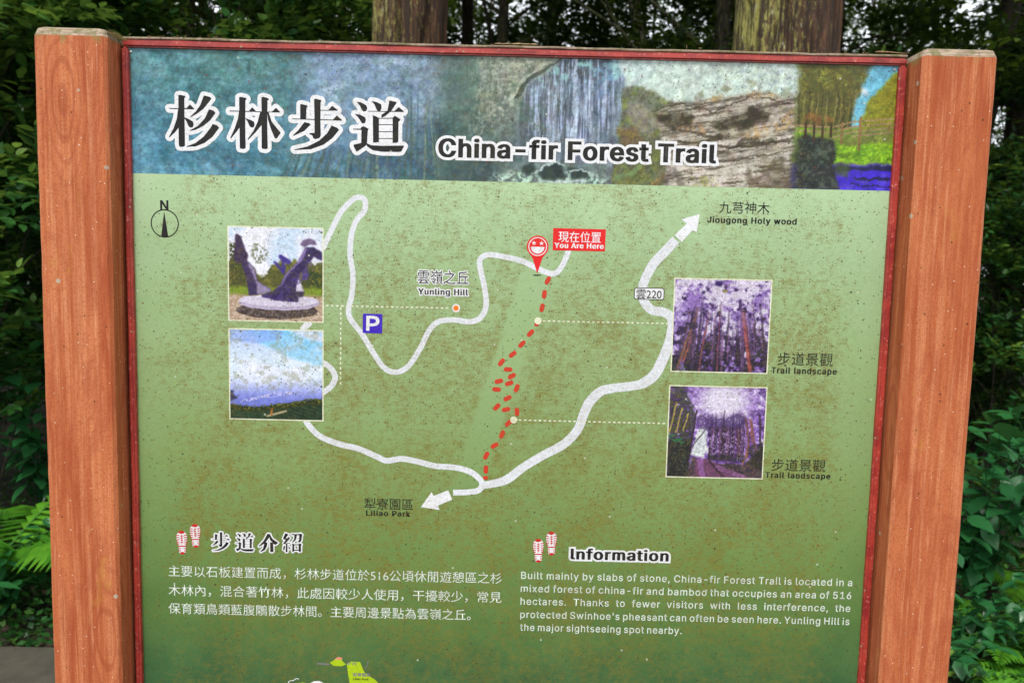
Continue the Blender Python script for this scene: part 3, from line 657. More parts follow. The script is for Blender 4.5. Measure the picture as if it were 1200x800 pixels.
def stroke(X, Y, pts, wd):
    """distance mask along a polyline"""
    m_ = np.zeros_like(X)
    for (x0, y0), (x1, y1) in zip(pts[:-1], pts[1:]):
        dx, dy = x1-x0, y1-y0; t = np.clip(((X-x0)*dx+(Y-y0)*dy)/(dx*dx+dy*dy+1e-9), 0, 1); d = np.hypot(X-x0-t*dx, Y-y0-t*dy); m_ = np.maximum(m_, 1-ss(wd*.45, wd*.75, d))
    return m_
SOFT = [4]
def inpoly(X, Y, P, soft=1.0):
    c = np.zeros(X.shape, bool); n = len(P)
    for i in range(n):
        (x0, y0), (x1, y1) = P[i], P[(i+1) % n]
        cond = ((y0 > Y) != (y1 > Y)) & (X < (x1-x0)*(Y-y0)/(y1-y0+1e-9)+x0); c ^= cond
    c = c.astype(float)
    for _ in range(int(soft*SOFT[0])): c = (c+np.roll(c, 1, 0)+np.roll(c, -1, 0)+np.roll(c, 1, 1)+np.roll(c, -1, 1))/5
    return c
def banner():
    H, Wd = 147, 902; yy, xx = np.mgrid[0:H, 0:Wd].astype(float); px = xx+152; py = yy+57.5; px = px+(fbm(H, Wd, 14, 14, 71, 4, .7)-.5)*5; py0 = py.copy(); px0 = xx+152; py = py+(fbm(H, Wd, 14, 14, 72, 4, .7)-.5)*5.5
    st = [(152, (84, 132, 142), (92, 144, 166)), (250, (76, 122, 122), (84, 136, 156)), (335, (72, 114, 118), (78, 126, 144)), (375, (136, 158, 182), (88, 124, 148)), (440, (146, 168, 190), (82, 116, 140)),
          (500, (140, 160, 178), (74, 100, 112)), (530, (104, 124, 122), (60, 84, 84)), (580, (130, 138, 124), (62, 84, 84)), (640, (140, 146, 130), (84, 98, 98)), (690, (128, 142, 160), (72, 84, 96)), (740, (140, 160, 178), (80, 86, 84)),
          (775, (176, 194, 190), (84, 92, 60)), (860, (190, 204, 196), (150, 138, 118)), (1054, (180, 196, 190), (120, 110, 96))]
    img = np.zeros((H, Wd, 3)); t = ss(0, 1, yy/H)
    for c in range(3):
        a = np.interp(px, [s[0] for s in st], [s[1][c] for s in st]); b2 = np.interp(px, [s[0] for s in st], [s[2][c] for s in st]); img[..., c] = a*(1-t)+b2*t
    n1 = fbm(H, Wd, 30, 40, 1, 5); n2 = fbm(H, Wd, 8, 10, 2, 4); n3 = fbm(H, Wd, 3, 3, 3, 2); hs = fbm(H, Wd, 2.5, 30, 4, 3)
    img += ((n1-.5)*44+(n2-.5)*26+(n3-.5)*20)[..., None]
    L = 1-ss(350, 400, px); img = mixi(img, L*ss(.5, .85, n2*.5+n1*.5)*.45, (126, 168, 188)); img = mixi(img, L*ss(.6, .9, hs)*.16, (150, 185, 205)); img = mixi(img, L*ss(.5, .85, n1)*.35, (70, 116, 108))
    img = mixi(img, L*stroke(px, py, [(225, 168), (250, 176), (300, 182), (330, 190), (345, 204)], 7)*.45, (62, 104, 112))
    img = mixi(img, L*stroke(px, py, [(232, 176), (242, 186), (258, 196), (262, 204)], 5)*.35, (62, 104, 112))
    # misty cloud and stems
    cl = ss(345, 385, px)*(1-ss(500, 528, px)); img = mixi(img, cl*ss(.5, .8, n1)*(1-ss(125, 170, py))*.55, (176, 194, 210)); img = mixi(img, cl*ss(.55, .85, n2)*(1-ss(120, 170, py))*.45, (84, 108, 146)); img = mixi(img, cl*ss(.55, .8, fbm(H, Wd, 9, 9, 15, 4))*.40, (92, 122, 120))
    vs = fbm(H, Wd, 60, 4.5, 6, 3, .7); rng = np.random.default_rng(3)
    for i in range(64):
        x0 = rng.uniform(345, 520); lean = (470-x0)*.10+rng.uniform(-4, 4); top = rng.uniform(90, 160) if x0 > 470 else rng.uniform(140, 175); wd = rng.uniform(1.5, 4.2)
        col = [(58, 86, 84), (84, 92, 84), (60, 92, 120), (128, 140, 116)][i % 4]
        img = mixi(img, stroke(px0, py0, [(x0-lean, 206), (x0+lean*.6, top)], wd*.7)*rng.uniform(.4, .9)*(.4+.6*n2)*ss(top-4, top+28, py), col)
    img = mixi(img, cl*ss(150, 200, py)*ss(.45, .8, n2)*.55, (52, 96, 88))
    # overhang
    oh = ss(505, 540, px)*(1-inpoly(px, py, [(655, 55), (520, 205), (800, 205), (800, 55)], 1)); img = mixi(img, oh*ss(.35, .75, n2)*.55, (92, 108, 92)); img = mixi(img, oh*ss(.5, .8, n3)*ss(520, 590, px)*.5, (186, 188, 168))
    img = mixi(img, ss(505, 530, px)*(1-ss(545, 575, px))*.55, (78, 104, 98)); img = mixi(img, stroke(px, py, [(532, 200), (560, 190), (600, 185), (650, 190)], 26)*.5*n2, (50, 70, 74))
    img = mixi(img, ss(540, 560, px)*(1-ss(600, 640, px+.5*(py-60)))*ss(.5, .8, fbm(H, Wd, 12, 3, 9, 3))*.35, (170, 176, 160))
    img = mixi(img, stroke(px, py, [(660, 54), (640, 69), (618, 88), (606, 104)], 4.5)*.85, (62, 70, 62)); img = mixi(img, stroke(px, py, [(655, 56), (612, 86), (598, 108)], 3)*.5, (196, 202, 186))
    # waterfall
    wf = inpoly(px, py, [(664, 56), (728, 56), (745, 110), (738, 185), (612, 185), (606, 130), (618, 92)], 3)*(1-ss(706, 748, px+(n1-.5)*50))*ss(598, 634, px+(n1-.5)*30+.35*(130-py)*(py < 130)); vw = fbm(H, Wd, 55, 3, 12, 4, .7)
    vw2 = fbm(H, Wd, 26, 1.6, 13, 3, .7); img = mixi(img, wf*.7, (92, 104, 124)); img = mixi(img, wf*(1-ss(.25, .5, n1*.5+n2*.5))*.6, (58, 70, 74)); img = mixi(img, wf*ss(.6, .9, vw2)*.6, (196, 210, 230)); img = mixi(img, wf*ss(.5, .85, vw)*(1-ss(150, 185, py)*.6)*.85, (170, 188, 214)); img = mixi(img, wf*ss(.5, .2, vw)*0+wf*(1-ss(.2, .42, vw))*.65, (64, 74, 78))
    img = mixi(img, wf*ss(.55, .8, n2)*(1-ss(70, 110, py))*.7, (150, 204, 196)); img = mixi(img, stroke(px, py, [(674, 60), (676, 120), (675, 150)], 4)*.55, (206, 220, 236))
    img = mixi(img, inpoly(px, py, [(605, 112), (636, 92), (640, 150), (618, 165)])*.5*ss(.3, .7, n2), (60, 84, 70)); img = mixi(img, inpoly(px, py, [(690, 64), (715, 60), (722, 100), (700, 106)], 1)*ss(.4, .7, n2)*.45, (84, 110, 148))
    img = mixi(img, ss(.45, .8, fbm(H, Wd, 30, 6, 61, 4))*inpoly(px, py, [(610, 100), (740, 60), (746, 190), (606, 190)], 3)*.35, (196, 208, 226)); img = mixi(img, inpoly(px, py, [(600, 150), (740, 150), (750, 192), (590, 192)], 4)*ss(.3, .7, n2)*.5, (74, 82, 92))
    # boulders and splash
    img = mixi(img, ss(170, 185, py)*ss(575, 600, px)*(1-ss(700, 740, px))*.7, (120, 136, 128)); img = mixi(img, ss(188, 197, py)*ss(570, 590, px)*(1-ss(700, 735, px))*ss(.3, .6, n3)*.9, (178, 204, 186))
    for P in ([(614, 184), (626, 181), (632, 188), (626, 194), (616, 193)], [(632, 190), (655, 180), (668, 196), (656, 202), (640, 198)], [(668, 184), (690, 188), (696, 198), (672, 200)], [(652, 178), (663, 182), (664, 200), (656, 200)]):
        img = mixi(img, inpoly(px, py, P)*.9, (40, 56, 52))
    for P in ([(630, 192), (655, 179), (664, 183)], [(668, 192), (684, 186), (694, 192), (697, 199)], [(640, 200), (655, 204), (690, 200)]): img = mixi(img, stroke(px, py, P, 1.8)*.75, (186, 202, 198))
    # pale sky right of the fall, wooded hill
    sk = inpoly(px, py, [(722, 50), (1000, 50), (1000, 130), (790, 112), (765, 98), (736, 92)], 1); img = mixi(img, sk*(1-ss(938, 950, px))*.8, (196, 212, 202))
    hill = inpoly(px, py, [(731, 92), (752, 90), (772, 98), (798, 110), (800, 210), (722, 210), (728, 130)], 1); img = mixi(img, hill*.75, (104, 106, 82)); img = mixi(img, hill*ss(.45, .75, n2)*.7, (120, 130, 62)); img = mixi(img, hill*ss(.55, .8, n3)*.5, (66, 74, 48))
    img = mixi(img, inpoly(px, py, [(735, 108), (752, 106), (775, 130), (765, 150), (740, 130)])*.6, (142, 134, 128)); img = mixi(img, inpoly(px, py, [(726, 140), (748, 136), (762, 160), (742, 175)])*.4, (130, 84, 54))
    img = mixi(img, stroke(px, py, [(728, 196), (745, 190), (758, 178)], 5)*.6, (112, 142, 96)); img = mixi(img, stroke(px, py, [(790, 188), (776, 198), (768, 204)], 5)*.5, (168, 132, 78))
    # layered rock
    rk = inpoly(px, py, [(770, 120), (790, 106), (830, 104), (868, 96), (900, 92), (935, 100), (936, 210), (780, 210), (788, 170), (778, 150)], 1)
    str_ = fbm(H, Wd, 2.6, 26, 21, 3, .6); wv = fbm(H, Wd, 14, 30, 22, 3)
    sl_ = fbm(H+80, Wd, 3.0, 34, 24, 4, .75); ii = np.clip((yy+.16*(px-850)).astype(int)+40, 0, H+79); sl_ = sl_[ii, xx.astype(int)]                # bedding that rises to the right
    img = mixi(img, rk*.95, (160, 152, 138)); img = mixi(img, rk*ss(.5, .8, wv)*.55, (194, 186, 172)); img = mixi(img, rk*(1-ss(.22, .50, sl_))*.75, (78, 70, 60)); img = mixi(img, rk*ss(.58, .85, sl_)*.6, (212, 206, 196)); img = mixi(img, rk*ss(.55, .85, n2)*.35, (112, 100, 84))
    img = mixi(img, inpoly(px, py, [(776, 150), (840, 152), (930, 138), (934, 200), (790, 204)])*ss(.2, .7, wv)*.5*ss(.3, .55, sl_), (210, 204, 194))
    for P in ([(768, 122), (800, 118), (820, 122), (812, 134), (792, 142), (776, 130)], [(836, 132), (868, 118), (884, 110), (906, 118), (900, 130), (870, 136), (845, 138)], [(878, 112), (898, 110), (900, 124), (884, 126)]): img = mixi(img, inpoly(px, py, P)*(.62+.33*ss(.35, .6, n2)), (56, 48, 34))
    lay_ = .5+.5*np.sin((py+.30*(px-850)*(px > 850)+8*wv+3*n2)*.8+3*n1); img = mixi(img, rk*ss(.8, .98, lay_)*.22*ss(.35, .65, n2), (78, 68, 56))
    for P, cw in (([(780, 152), (830, 152), (860, 158), (934, 144)], 2.5), ([(786, 164), (850, 164), (880, 150), (934, 148)], 2), ([(812, 166), (820, 158), (838, 148), (848, 146)], 5.5), ([(764, 118), (800, 108), (840, 118), (880, 98), (934, 104)], 1.6), ([(868, 156), (874, 148), (892, 144)], 3), ([(782, 172), (850, 176), (930, 158)], 1.5), ([(800, 140), (830, 144), (846, 146)], 3)):
        img = mixi(img, stroke(px, py, P, cw)*.75, (66, 58, 46))
    img = mixi(img, inpoly(px, py, [(772, 182), (800, 180), (812, 205), (774, 206)])*ss(.3, .7, n2)*.5, (84, 76, 66)); img = mixi(img, inpoly(px, py, [(815, 188), (845, 186), (850, 206), (816, 206)])*ss(.3, .7, n2)*.55, (158, 156, 78)); img = mixi(img, inpoly(px, py, [(880, 180), (934, 165), (936, 206), (880, 206)])*ss(.3, .7, n2)*.5, (92, 78, 62))
    for P in ([(868, 142), (900, 128), (934, 112), (936, 130), (900, 142), (880, 146)], [(796, 136), (826, 132), (832, 142), (800, 144)], [(876, 92), (912, 94), (900, 102), (880, 100)], [(826, 100), (850, 96), (842, 106), (828, 108)]): img = mixi(img, inpoly(px, py, P)*ss(.3, .7, n3*.6+n2*.4)*.7, (174, 142, 94))
    img = mixi(img, ss(.5, .75, n2)*inpoly(px, py, [(800, 100), (830, 86), (870, 78), (934, 88), (934, 96), (860, 98), (810, 108)])*.6, (132, 134, 104)); img = mixi(img, ss(.55, .8, n3)*inpoly(px, py, [(860, 66), (934, 66), (934, 92), (870, 94)])*.4, (116, 134, 150))
    # bamboo, fence, meadow, pond
    q = ss(930, 944, px); bam = q*(1-ss(1008, 1020, px+.35*(py-76)))*(1-ss(130, 138, py)); img = mixi(img, q, (64, 70, 40)); img = mixi(img, q*inpoly(px, py, [(990, 50), (1060, 50), (1060, 135), (1000, 135), (1004, 96)], 1), (112, 180, 206))
    img = mixi(img, q*ss(.55, .9, n1)*inpoly(px, py, [(1000, 88), (1020, 84), (1020, 112), (1000, 120)]), (206, 216, 222))
    img = mixi(img, bam*.95, (92, 90, 44)); img = mixi(img, bam*ss(.42, .75, n3*.6+n2*.4)*(1-ss(80, 132, py)*.6), (150, 148, 62)); img = mixi(img, bam*ss(.55, .8, n3)*.6, (52, 50, 26))
    for i in range(16): x0 = 940+i*4.3; img = mixi(img, stroke(px, py, [(x0, 132), (x0+rng.uniform(-2, 6), 90)], 1.4)*.5, (150, 140, 84) if i % 2 else (46, 44, 26))
    gt = inpoly(px, py, [(1012, 120), (1020, 98), (1036, 84), (1046, 66), (1060, 60), (1060, 136), (1010, 136)], 1); img = mixi(img, gt, (132, 132, 38)); img = mixi(img, gt*ss(.45, .7, n3)*.6, (196, 184, 50)); img = mixi(img, gt*ss(.5, .75, n3)*.6, (78, 88, 28))
    img = mixi(img, inpoly(px, py, [(944, 124), (955, 112), (966, 116), (984, 124), (978, 132), (944, 132)])*ss(.3, .65, n3)*.7, (142, 98, 52))
    mead = q*ss(131, 135, py)*(1-ss(172, 180, py)); img = mixi(img, mead, (112, 156, 36)); img = mixi(img, mead*ss(.45, .75, n3)*.6, (160, 204, 40)); img = mixi(img, mead*ss(.5, .8, fbm(H, Wd, 3, 12, 33, 3))*ss(150, 165, py)*.6, (70, 104, 30))
    img = mixi(img, mead*inpoly(px, py, [(940, 136), (1060, 118), (1060, 146), (1000, 152)])*.6, (112, 104, 70))
    wat = q*ss(170, 178, py); img = mixi(img, wat, (66, 44, 190)); img = mixi(img, wat*ss(.55, .8, n2)*.4, (110, 96, 210)); img = mixi(img, wat*(stroke(px, py, [(980, 180), (1056, 178)], 5)+stroke(px, py, [(1008, 190), (1056, 190)], 2)+stroke(px, py, [(1004, 196), (1056, 197)], 1.5))*.8, (30, 34, 56))
    img = mixi(img, wat*inpoly(px, py, [(984, 172), (1004, 172), (1000, 190), (986, 188)])*.7, (70, 90, 40))
    bush = q*inpoly(px, py, [(926, 146), (950, 140), (984, 146), (988, 160), (982, 176), (990, 200), (992, 210), (926, 210)], 1); img = mixi(img, bush*.97, (46, 52, 46)); img = mixi(img, bush*ss(.55, .8, n3)*.6, (92, 104, 92)); img = mixi(img, bush*ss(.5, .8, n2)*.4, (24, 28, 24))
    for P in ([(936, 130), (980, 131), (1004, 124), (1058, 119)], [(936, 136), (980, 137), (1004, 130), (1058, 124)], [(980, 143), (1004, 136), (1058, 129)], [(1004, 141), (1058, 134)]): img = mixi(img, stroke(px0, py0, P, 1.7)*q*.9, (152, 132, 96))
    for x0, y0, y1 in ((948, 128, 144), (958, 130, 148), (968, 128, 144), (978, 127, 142), (991, 126, 150), (1012, 119, 156)): img = mixi(img, stroke(px0, py0, [(x0, y0), (x0, y1)], 2.2)*.95, (138, 108, 68) if x0 > 985 else (66, 52, 34))
    for x0 in (1022, 1030, 1038, 1046): img = mixi(img, stroke(px0, py0, [(x0, 121), (x0, 135)], 1.2)*.6, (140, 118, 84))
    det = fbm(H, Wd, 5, 5, 88, 4, .95)-.5; det2 = fbm(H, Wd, 6, 5, 89, 3)-.5; img = img*(1+.30*det+.16*det2)[..., None]; img = img+np.stack([fbm(H, Wd, 9, 9, 90+q, 3)-.5 for q in range(3)], -1)*7
    return np.clip((img-128)*1.08+126, 0, 255)
x0, z1 = -.5985, TOP-.0005
picture('banner_picture', banner(), -.600, .600, TOP+.003, at(400, 208.7)[1], 1, 'strip of faded forest, waterfall, rock and pond photographs')

def frame_pic(c, paint, label):
    (xa, ya), (xb, yb) = c; X0, Z1 = at(xa, ya); X1, Z0 = at(xb, yb); bd = 1.5*PX
    polys('picture_border', [[(X0, Z0), (X1, Z0), (X1, Z1), (X0, Z1)]], M['cream'], 7, board_coords=True)
    picture('map_picture', paint(), X0+bd, X1-bd, Z1-bd, Z0+bd, 9, label)
def p_sculpt():
    n = 200; yy, xx = np.mgrid[0:n, 0:n].astype(float); X = 135+xx/n*560+(fbm(n, n, 12, 12, 41, 3)-.5)*6; Y = 205+yy/n*555+(fbm(n, n, 12, 12, 42, 3)-.5)*6; f = lambda s, k, o=4: fbm(n, n, s, s, k, o)
    a, b2, c = f(60, 1), f(14, 2), f(4, 3, 2)
    img = np.zeros((n, n, 3))+np.array((222, 224, 236)); img = mixi(img, ss(.4, .8, a)*.6, (176, 206, 232)); img = mixi(img, ss(.6, .3, a)*0+(1-ss(.3, .5, a))*.5, (240, 240, 244))
    tree = ss(398, 420, Y+40*(b2-.5)-30*np.exp(-((X-330)/50)**2)*3); img = mixi(img, tree, (92, 94, 40)); img = mixi(img, tree*ss(.5, .8, c)*.7, (44, 48, 26)); img = mixi(img, tree*ss(.5, .75, b2)*.6, (138, 132, 56))
    img = mixi(img, inpoly(X, Y, [(140, 300), (170, 300), (230, 400), (240, 590), (140, 590)], 1)*ss(.25, .5, c+.1), (62, 66, 34)); img = mixi(img, inpoly(X, Y, [(285, 300), (330, 288), (372, 345), (350, 420), (300, 420), (262, 360)], 1)*ss(.35, .75, fbm(n, n, 4, 4, 66, 3))*.75, (98, 104, 74))
    img = mixi(img, inpoly(X, Y, [(610, 450), (650, 455), (690, 480), (690, 560), (560, 560), (560, 500)], 1)*ss(.3, .5, c+.1), (44, 60, 24)); gr = ss(540, 575, Y+20*(b2-.5)); img = mixi(img, gr*(1-ss(590, 625, Y)), (128, 150, 40)); img = mixi(img, gr*(1-ss(590, 625, Y))*ss(.5, .8, c)*.6, (70, 90, 24))
    img = mixi(img, ss(590, 622, Y+14*(b2-.5)), (176, 152, 128)); img = mixi(img, ss(600, 640, Y)*ss(.5, .8, c)*.4, (214, 196, 190))
    el = ((X-420)/245)**2+((Y-695)/52)**2 < 1; img = mixi(img, el*.95, (70, 58, 56)); img = mixi(img, el*ss(.45, .75, c)*.5, (122, 106, 102))
    top = (((X-432)/242)**2+((Y-650)/44)**2 < 1) | ((np.abs(X-432) < 242) & (Y > 650) & (Y < 650+44*np.sqrt(np.clip(1-((X-432)/242)**2, 0, 1)))); img = mixi(img, top*1., (178, 166, 190)); img = mixi(img, (((X-432)/240)**2+((Y-636)/34)**2 < 1)*1., (206, 198, 216))
    D = (48, 34, 82)
    for P, col in (([(172, 250), (186, 243), (206, 258), (250, 372), (240, 410), (176, 420), (162, 380), (170, 330)], (58, 42, 72)), ([(205, 395), (240, 398), (290, 450), (304, 520), (380, 562), (384, 580), (340, 590), (300, 604), (250, 608), (240, 520), (215, 440)], (56, 42, 84)), ([(244, 410), (286, 446), (300, 520), (384, 566), (380, 588), (306, 600), (300, 540)], (142, 128, 162)),
                   ([(396, 402), (412, 400), (446, 440), (450, 400), (432, 378), (434, 360), (452, 362), (500, 396), (502, 416), (486, 420), (464, 404), (470, 440), (466, 486), (450, 470)], (62, 44, 130)), ([(568, 430), (606, 424), (608, 506), (572, 516)], (70, 56, 110)), ([(540, 500), (584, 580), (580, 612), (545, 616), (528, 560)], (54, 44, 74)), ([(536, 510), (548, 505), (582, 576), (530, 580)], (216, 208, 226)),
                   ([(590, 312), (640, 314), (690, 346), (690, 394), (640, 372), (600, 420), (556, 470), (536, 540), (536, 590), (550, 620), (546, 642), (420, 638), (330, 616), (328, 602), (400, 580), (440, 540), (480, 470), (540, 410), (572, 370)], D), ([(590, 316), (600, 320), (576, 390), (500, 460), (450, 545), (400, 590), (440, 545), (480, 466), (545, 405)], (128, 108, 160)), ([(556, 300), (584, 270), (620, 262), (652, 276), (656, 306), (620, 296), (584, 314)], (112, 92, 128))):
        img = mixi(img, inpoly(X, Y, P, 1), col)
    sc = inpoly(X, Y, [(330, 616), (440, 540), (540, 410), (690, 346), (550, 620), (546, 642)]); img = mixi(img, sc*ss(.5, .8, b2)*.5, (84, 60, 150)); img = mixi(img, ss(215, 222, Y)*(1-ss(228, 236, Y))*ss(.5, .6, c)*(X > 575)*((X < 612) | (X > 625)), (70, 76, 40))
    return img+((c-.5)*26)[..., None]
def p_sky():
    n = 170; yy, xx = np.mgrid[0:n, 0:n].astype(float); u, v = xx/n, yy/n; a, b2, c = fbm(n, n, 40, 60, 1), fbm(n, n, 12, 20, 2), fbm(n, n, 3, 3, 3, 2); d = fbm(n, n, 10, 10, 4, 4)
    img = np.zeros((n, n, 3)); 
    for i in range(3): img[..., i] = np.interp(v, [0, .12, .3, .5, .62, .72, .8], [(150, 196, 232), (190, 206, 238), (206, 222, 240), (214, 230, 242), (184, 194, 238), (136, 146, 220), (112, 122, 204)][0:7] and [q[i] for q in [(150, 196, 232), (190, 206, 238), (206, 222, 240), (214, 230, 242), (184, 194, 238), (136, 146, 220), (112, 122, 204)]])
    img = mixi(img, ss(.4, .8, a)*(1-ss(.5, .7, v))*.7, (226, 228, 244)); img = mixi(img, stroke(u*100, v*100, [(40, 4), (60, 12), (74, 20), (100, 26)], 22)*(.4+.5*b2), (122, 196, 234)); img = mixi(img, stroke(u*100, v*100, [(0, 5), (30, 8), (50, 3)], 12)*.6, (130, 160, 232)); img = mixi(img, ss(.5, .8, b2)*ss(.2, .4, v)*(1-ss(.5, .62, v))*.5, (244, 244, 250))
    img = mixi(img, stroke(u*100, v*100+4*(b2-.5), [(12, 80), (30, 76), (45, 72), (66, 70)], 2.4)*.65*ss(.2, .6, c), (216, 208, 230)); img = mixi(img, ss(.6, .75, d)*(1-ss(.6, .78, v))*.35, (136, 136, 96))
    e = .84-.05*u-.015*b2+.03*np.sin(u*5); img = mixi(img, ss(e-.01, e+.01, v+.03*(c-.5)), (44, 52, 22)); img = mixi(img, ss(e-.02, e+.01, v)*(1-ss(e+.03, e+.06, v))*ss(.5, .8, c)*.7, (112, 116, 40)); img = mixi(img, ss(e+.05, e+.08, v), (40, 62, 40))
    img = mixi(img, ss(e+.06, e+.08, v)*ss(.2, .7, np.sin((v*1.0-u*.35)*150)*.5+.5)*(u > .5)*.45, (22, 32, 22)); img = mixi(img, stroke(u*100, v*100, [(40, 96), (50, 93), (60, 90)], 2)*.8, (186, 168, 130)); img = mixi(img, stroke(u*100, v*100, [(44, 94), (45, 88)], 2)*.8, (170, 104, 40)); img = mixi(img, inpoly(u*100, v*100, [(0, 68), (4, 68), (3, 72), (9, 76), (0, 80)])*.8, (30, 30, 44))
    return img+((c-.5)*24)[..., None]
def p_wood(kind):
    n = 190; yy, xx = np.mgrid[0:n, 0:n].astype(float); u0, v0 = xx/n*100+(fbm(n, n, 12, 12, 53, 3)-.5)*1.2, yy/n*100; u, v = xx/n*100+(fbm(n, n, 10, 10, 51, 4, .7)-.5)*3, yy/n*100+(fbm(n, n, 10, 10, 52, 4, .7)-.5)*3; a, b2, c = fbm(n, n, 36, 36, kind+1), fbm(n, n, 10, 10, kind+2, 4), fbm(n, n, 3.2, 3.2, kind+3, 3); r = np.random.default_rng(kind)
    img = np.zeros((n, n, 3))+np.array((206, 196, 216)); m_ = (v/100)*.95
    if kind == 10:
        img = mixi(img, ss(.30, .62, a*.6+b2*.5+m_*.45-.22), (138, 108, 174)); img = mixi(img, ss(.42, .66, b2*.65+m_*.5-.08), (88, 50, 134)); img = mixi(img, ss(.5, .62, b2*.6+c*.2+m_*.42-.12)*.85, (38, 26, 54)); img = mixi(img, ss(.62, .78, c)*.45*(v > 35), (196, 186, 214))
        bot = ss(60, 100, v)*ss(.35, .6, b2); img = mixi(img, bot*.75, (36, 30, 36)); img = mixi(img, inpoly(u, v, [(34, 62), (50, 55), (52, 100), (28, 100)], 1)*ss(.3, .6, c)*.7, (30, 26, 34))
        for k_ in range(46):
            x0 = r.uniform(-4, 104); x1 = 50+(x0-50)*r.uniform(.62, .86); y1 = r.uniform(18, 60); y0 = r.uniform(78, 102); wd = r.uniform(.8, 2.2)
            col = [(60, 44, 72), (92, 66, 104), (44, 32, 48), (120, 84, 120), (72, 52, 66)][k_ % 5]; fade = .35+.6*ss(y1, y1+30, v0)
            img = mixi(img, stroke(u0, v0, [(x0, y0), (x1+(x0-x1)*(y1/100), y1)], wd)*fade*(.5+.5*c), col)
        for p0, p1, wd, col in (((5, 98), (26, 30), 1.9, (134, 88, 62)), ((12, 88), (20, 60), 2.0, (160, 84, 66)), ((28, 100), (36, 36), 1.5, (128, 68, 72)), ((47, 98), (48, 26), 1.4, (124, 64, 92)), ((82, 98), (72, 34), 3.6, (164, 78, 66)), ((84, 96), (73, 34), 1.2, (90, 44, 50)), ((55, 90), (57, 36), 1.8, (38, 28, 46))):
            img = mixi(img, stroke(u0, v0, [p0, p1], wd)*(.5+.5*c)*(.4+.6*ss(p1[1], p1[1]+25, v0)), col)
        for P in ([(29, 12), (33, 14), (31, 16), (27, 15)], [(33, 2), (36, 2), (36, 5)], [(33, 8), (37, 10), (36, 14), (33, 12)], [(42, 2), (50, 2), (48, 8), (42, 6)]): img = mixi(img, inpoly(u, v, P, 1), (44, 22, 84))
        img = mixi(img, stroke(u0, v0, [(8, 56), (14, 50), (22, 50)], 6)*ss(.2, .5, c), (48, 34, 62)); img = mixi(img, inpoly(u, v, [(84, 76), (96, 74), (98, 80), (86, 84)], 1)*ss(.2, .6, c), (36, 40, 36)); img = mixi(img, ss(88, 100, v)*(u < 25)*ss(.3, .6, c)*.8, (40, 70, 36)); img = mixi(img, stroke(u0, v0, [(51, 12), (53, 12)], 3)*.7, (120, 110, 40))
    else:
        g_ = np.exp(-(((u-56)/26)**2+((v-15)/20)**2)); img = mixi(img, np.clip(.95-g_*1.3, 0, 1)*ss(.2, .55, b2+.15), (124, 78, 176)); img = mixi(img, np.clip(.9-g_*1.5, 0, 1)*ss(.46, .68, b2), (70, 42, 104)); img = mixi(img, g_*.7, (222, 216, 230))
        img = mixi(img, ss(.55, .75, c)*.35, (196, 178, 214)); lf = inpoly(u, v, [(0, 0), (14, 0), (28, 30), (24, 70), (22, 100), (0, 100)], 1); img = mixi(img, lf*ss(.25, .55, c+.15)*.85, (44, 44, 44)); img = mixi(img, lf*ss(56, 62, v)*.9, (34, 34, 34)); img = mixi(img, lf*ss(.6, .8, c)*.4, (86, 100, 76))
        for k_ in range(26):
            x0 = r.uniform(40, 102); x1 = x0-(x0-55)*r.uniform(.05, .22); y1 = r.uniform(24, 46); img = mixi(img, stroke(u0, v0, [(x0, r.uniform(72, 84)), (x1, y1)], r.uniform(.7, 1.7))*(.3+.6*ss(y1, y1+25, v0)), [(60, 42, 70), (96, 66, 100), (44, 32, 46), (134, 100, 140)][k_ % 4])
        for i in range(6): img = mixi(img, stroke(u0, v0, [(1+i*3.6, 52-i), (7+i*3.2, 18+i*3)], 1.5)*.8, (176, 158, 70) if i % 2 == 0 else (70, 70, 40))
        img = mixi(img, stroke(u0, v0, [(0, 54), (14, 60)], 6)*ss(.4, .6, c)*.8, (40, 110, 60)); img = mixi(img, ss(58, 64, v)*(u > 22)*(u < 46)*0+inpoly(u, v, [(24, 76), (27, 60), (33, 44), (40, 44), (41, 66), (38, 78)], 1)*.9, (204, 212, 206)); img = mixi(img, stroke(u0, v0, [(24, 68), (40, 44)], 1.2)*.7, (60, 44, 66))
        dk = stroke(u0, v0, [(36, 38), (50, 42), (60, 44), (72, 36)], 14)*ss(.25, .55, c+.1); img = mixi(img, dk*.75, (62, 42, 88))
        for i in range(13): x0 = 43+i*2.6; img = mixi(img, stroke(u0, v0, [(x0, 80), (x0+r.uniform(-.5, .8), 44)], r.uniform(1, 2))*.85, [(46, 30, 50), (92, 60, 90), (60, 40, 60)][i % 3])
        img = mixi(img, ss(44, 50, v)*(1-ss(76, 82, v))*inpoly(u, v, [(42, 40), (76, 40), (80, 82), (42, 82)])*ss(.55, .8, c)*.5, (190, 160, 214))
        for P, wd, col in (([(83, 76), (84, 56), (80, 34)], 2.0, (112, 72, 66)), ([(79, 84), (83, 70)], 1.5, (156, 104, 76)), ([(92, 72), (86, 36)], 1.5, (116, 74, 74)), ([(98, 80), (94, 30)], 2, (60, 44, 60)), ([(74, 76), (72, 46)], 1.6, (100, 62, 72)), ([(88, 60), (84, 34)], 1.3, (138, 80, 80)), ([(22, 80), (28, 26)], 1.6, (50, 40, 50))): img = mixi(img, stroke(u0, v0, P, wd)*.9, col)
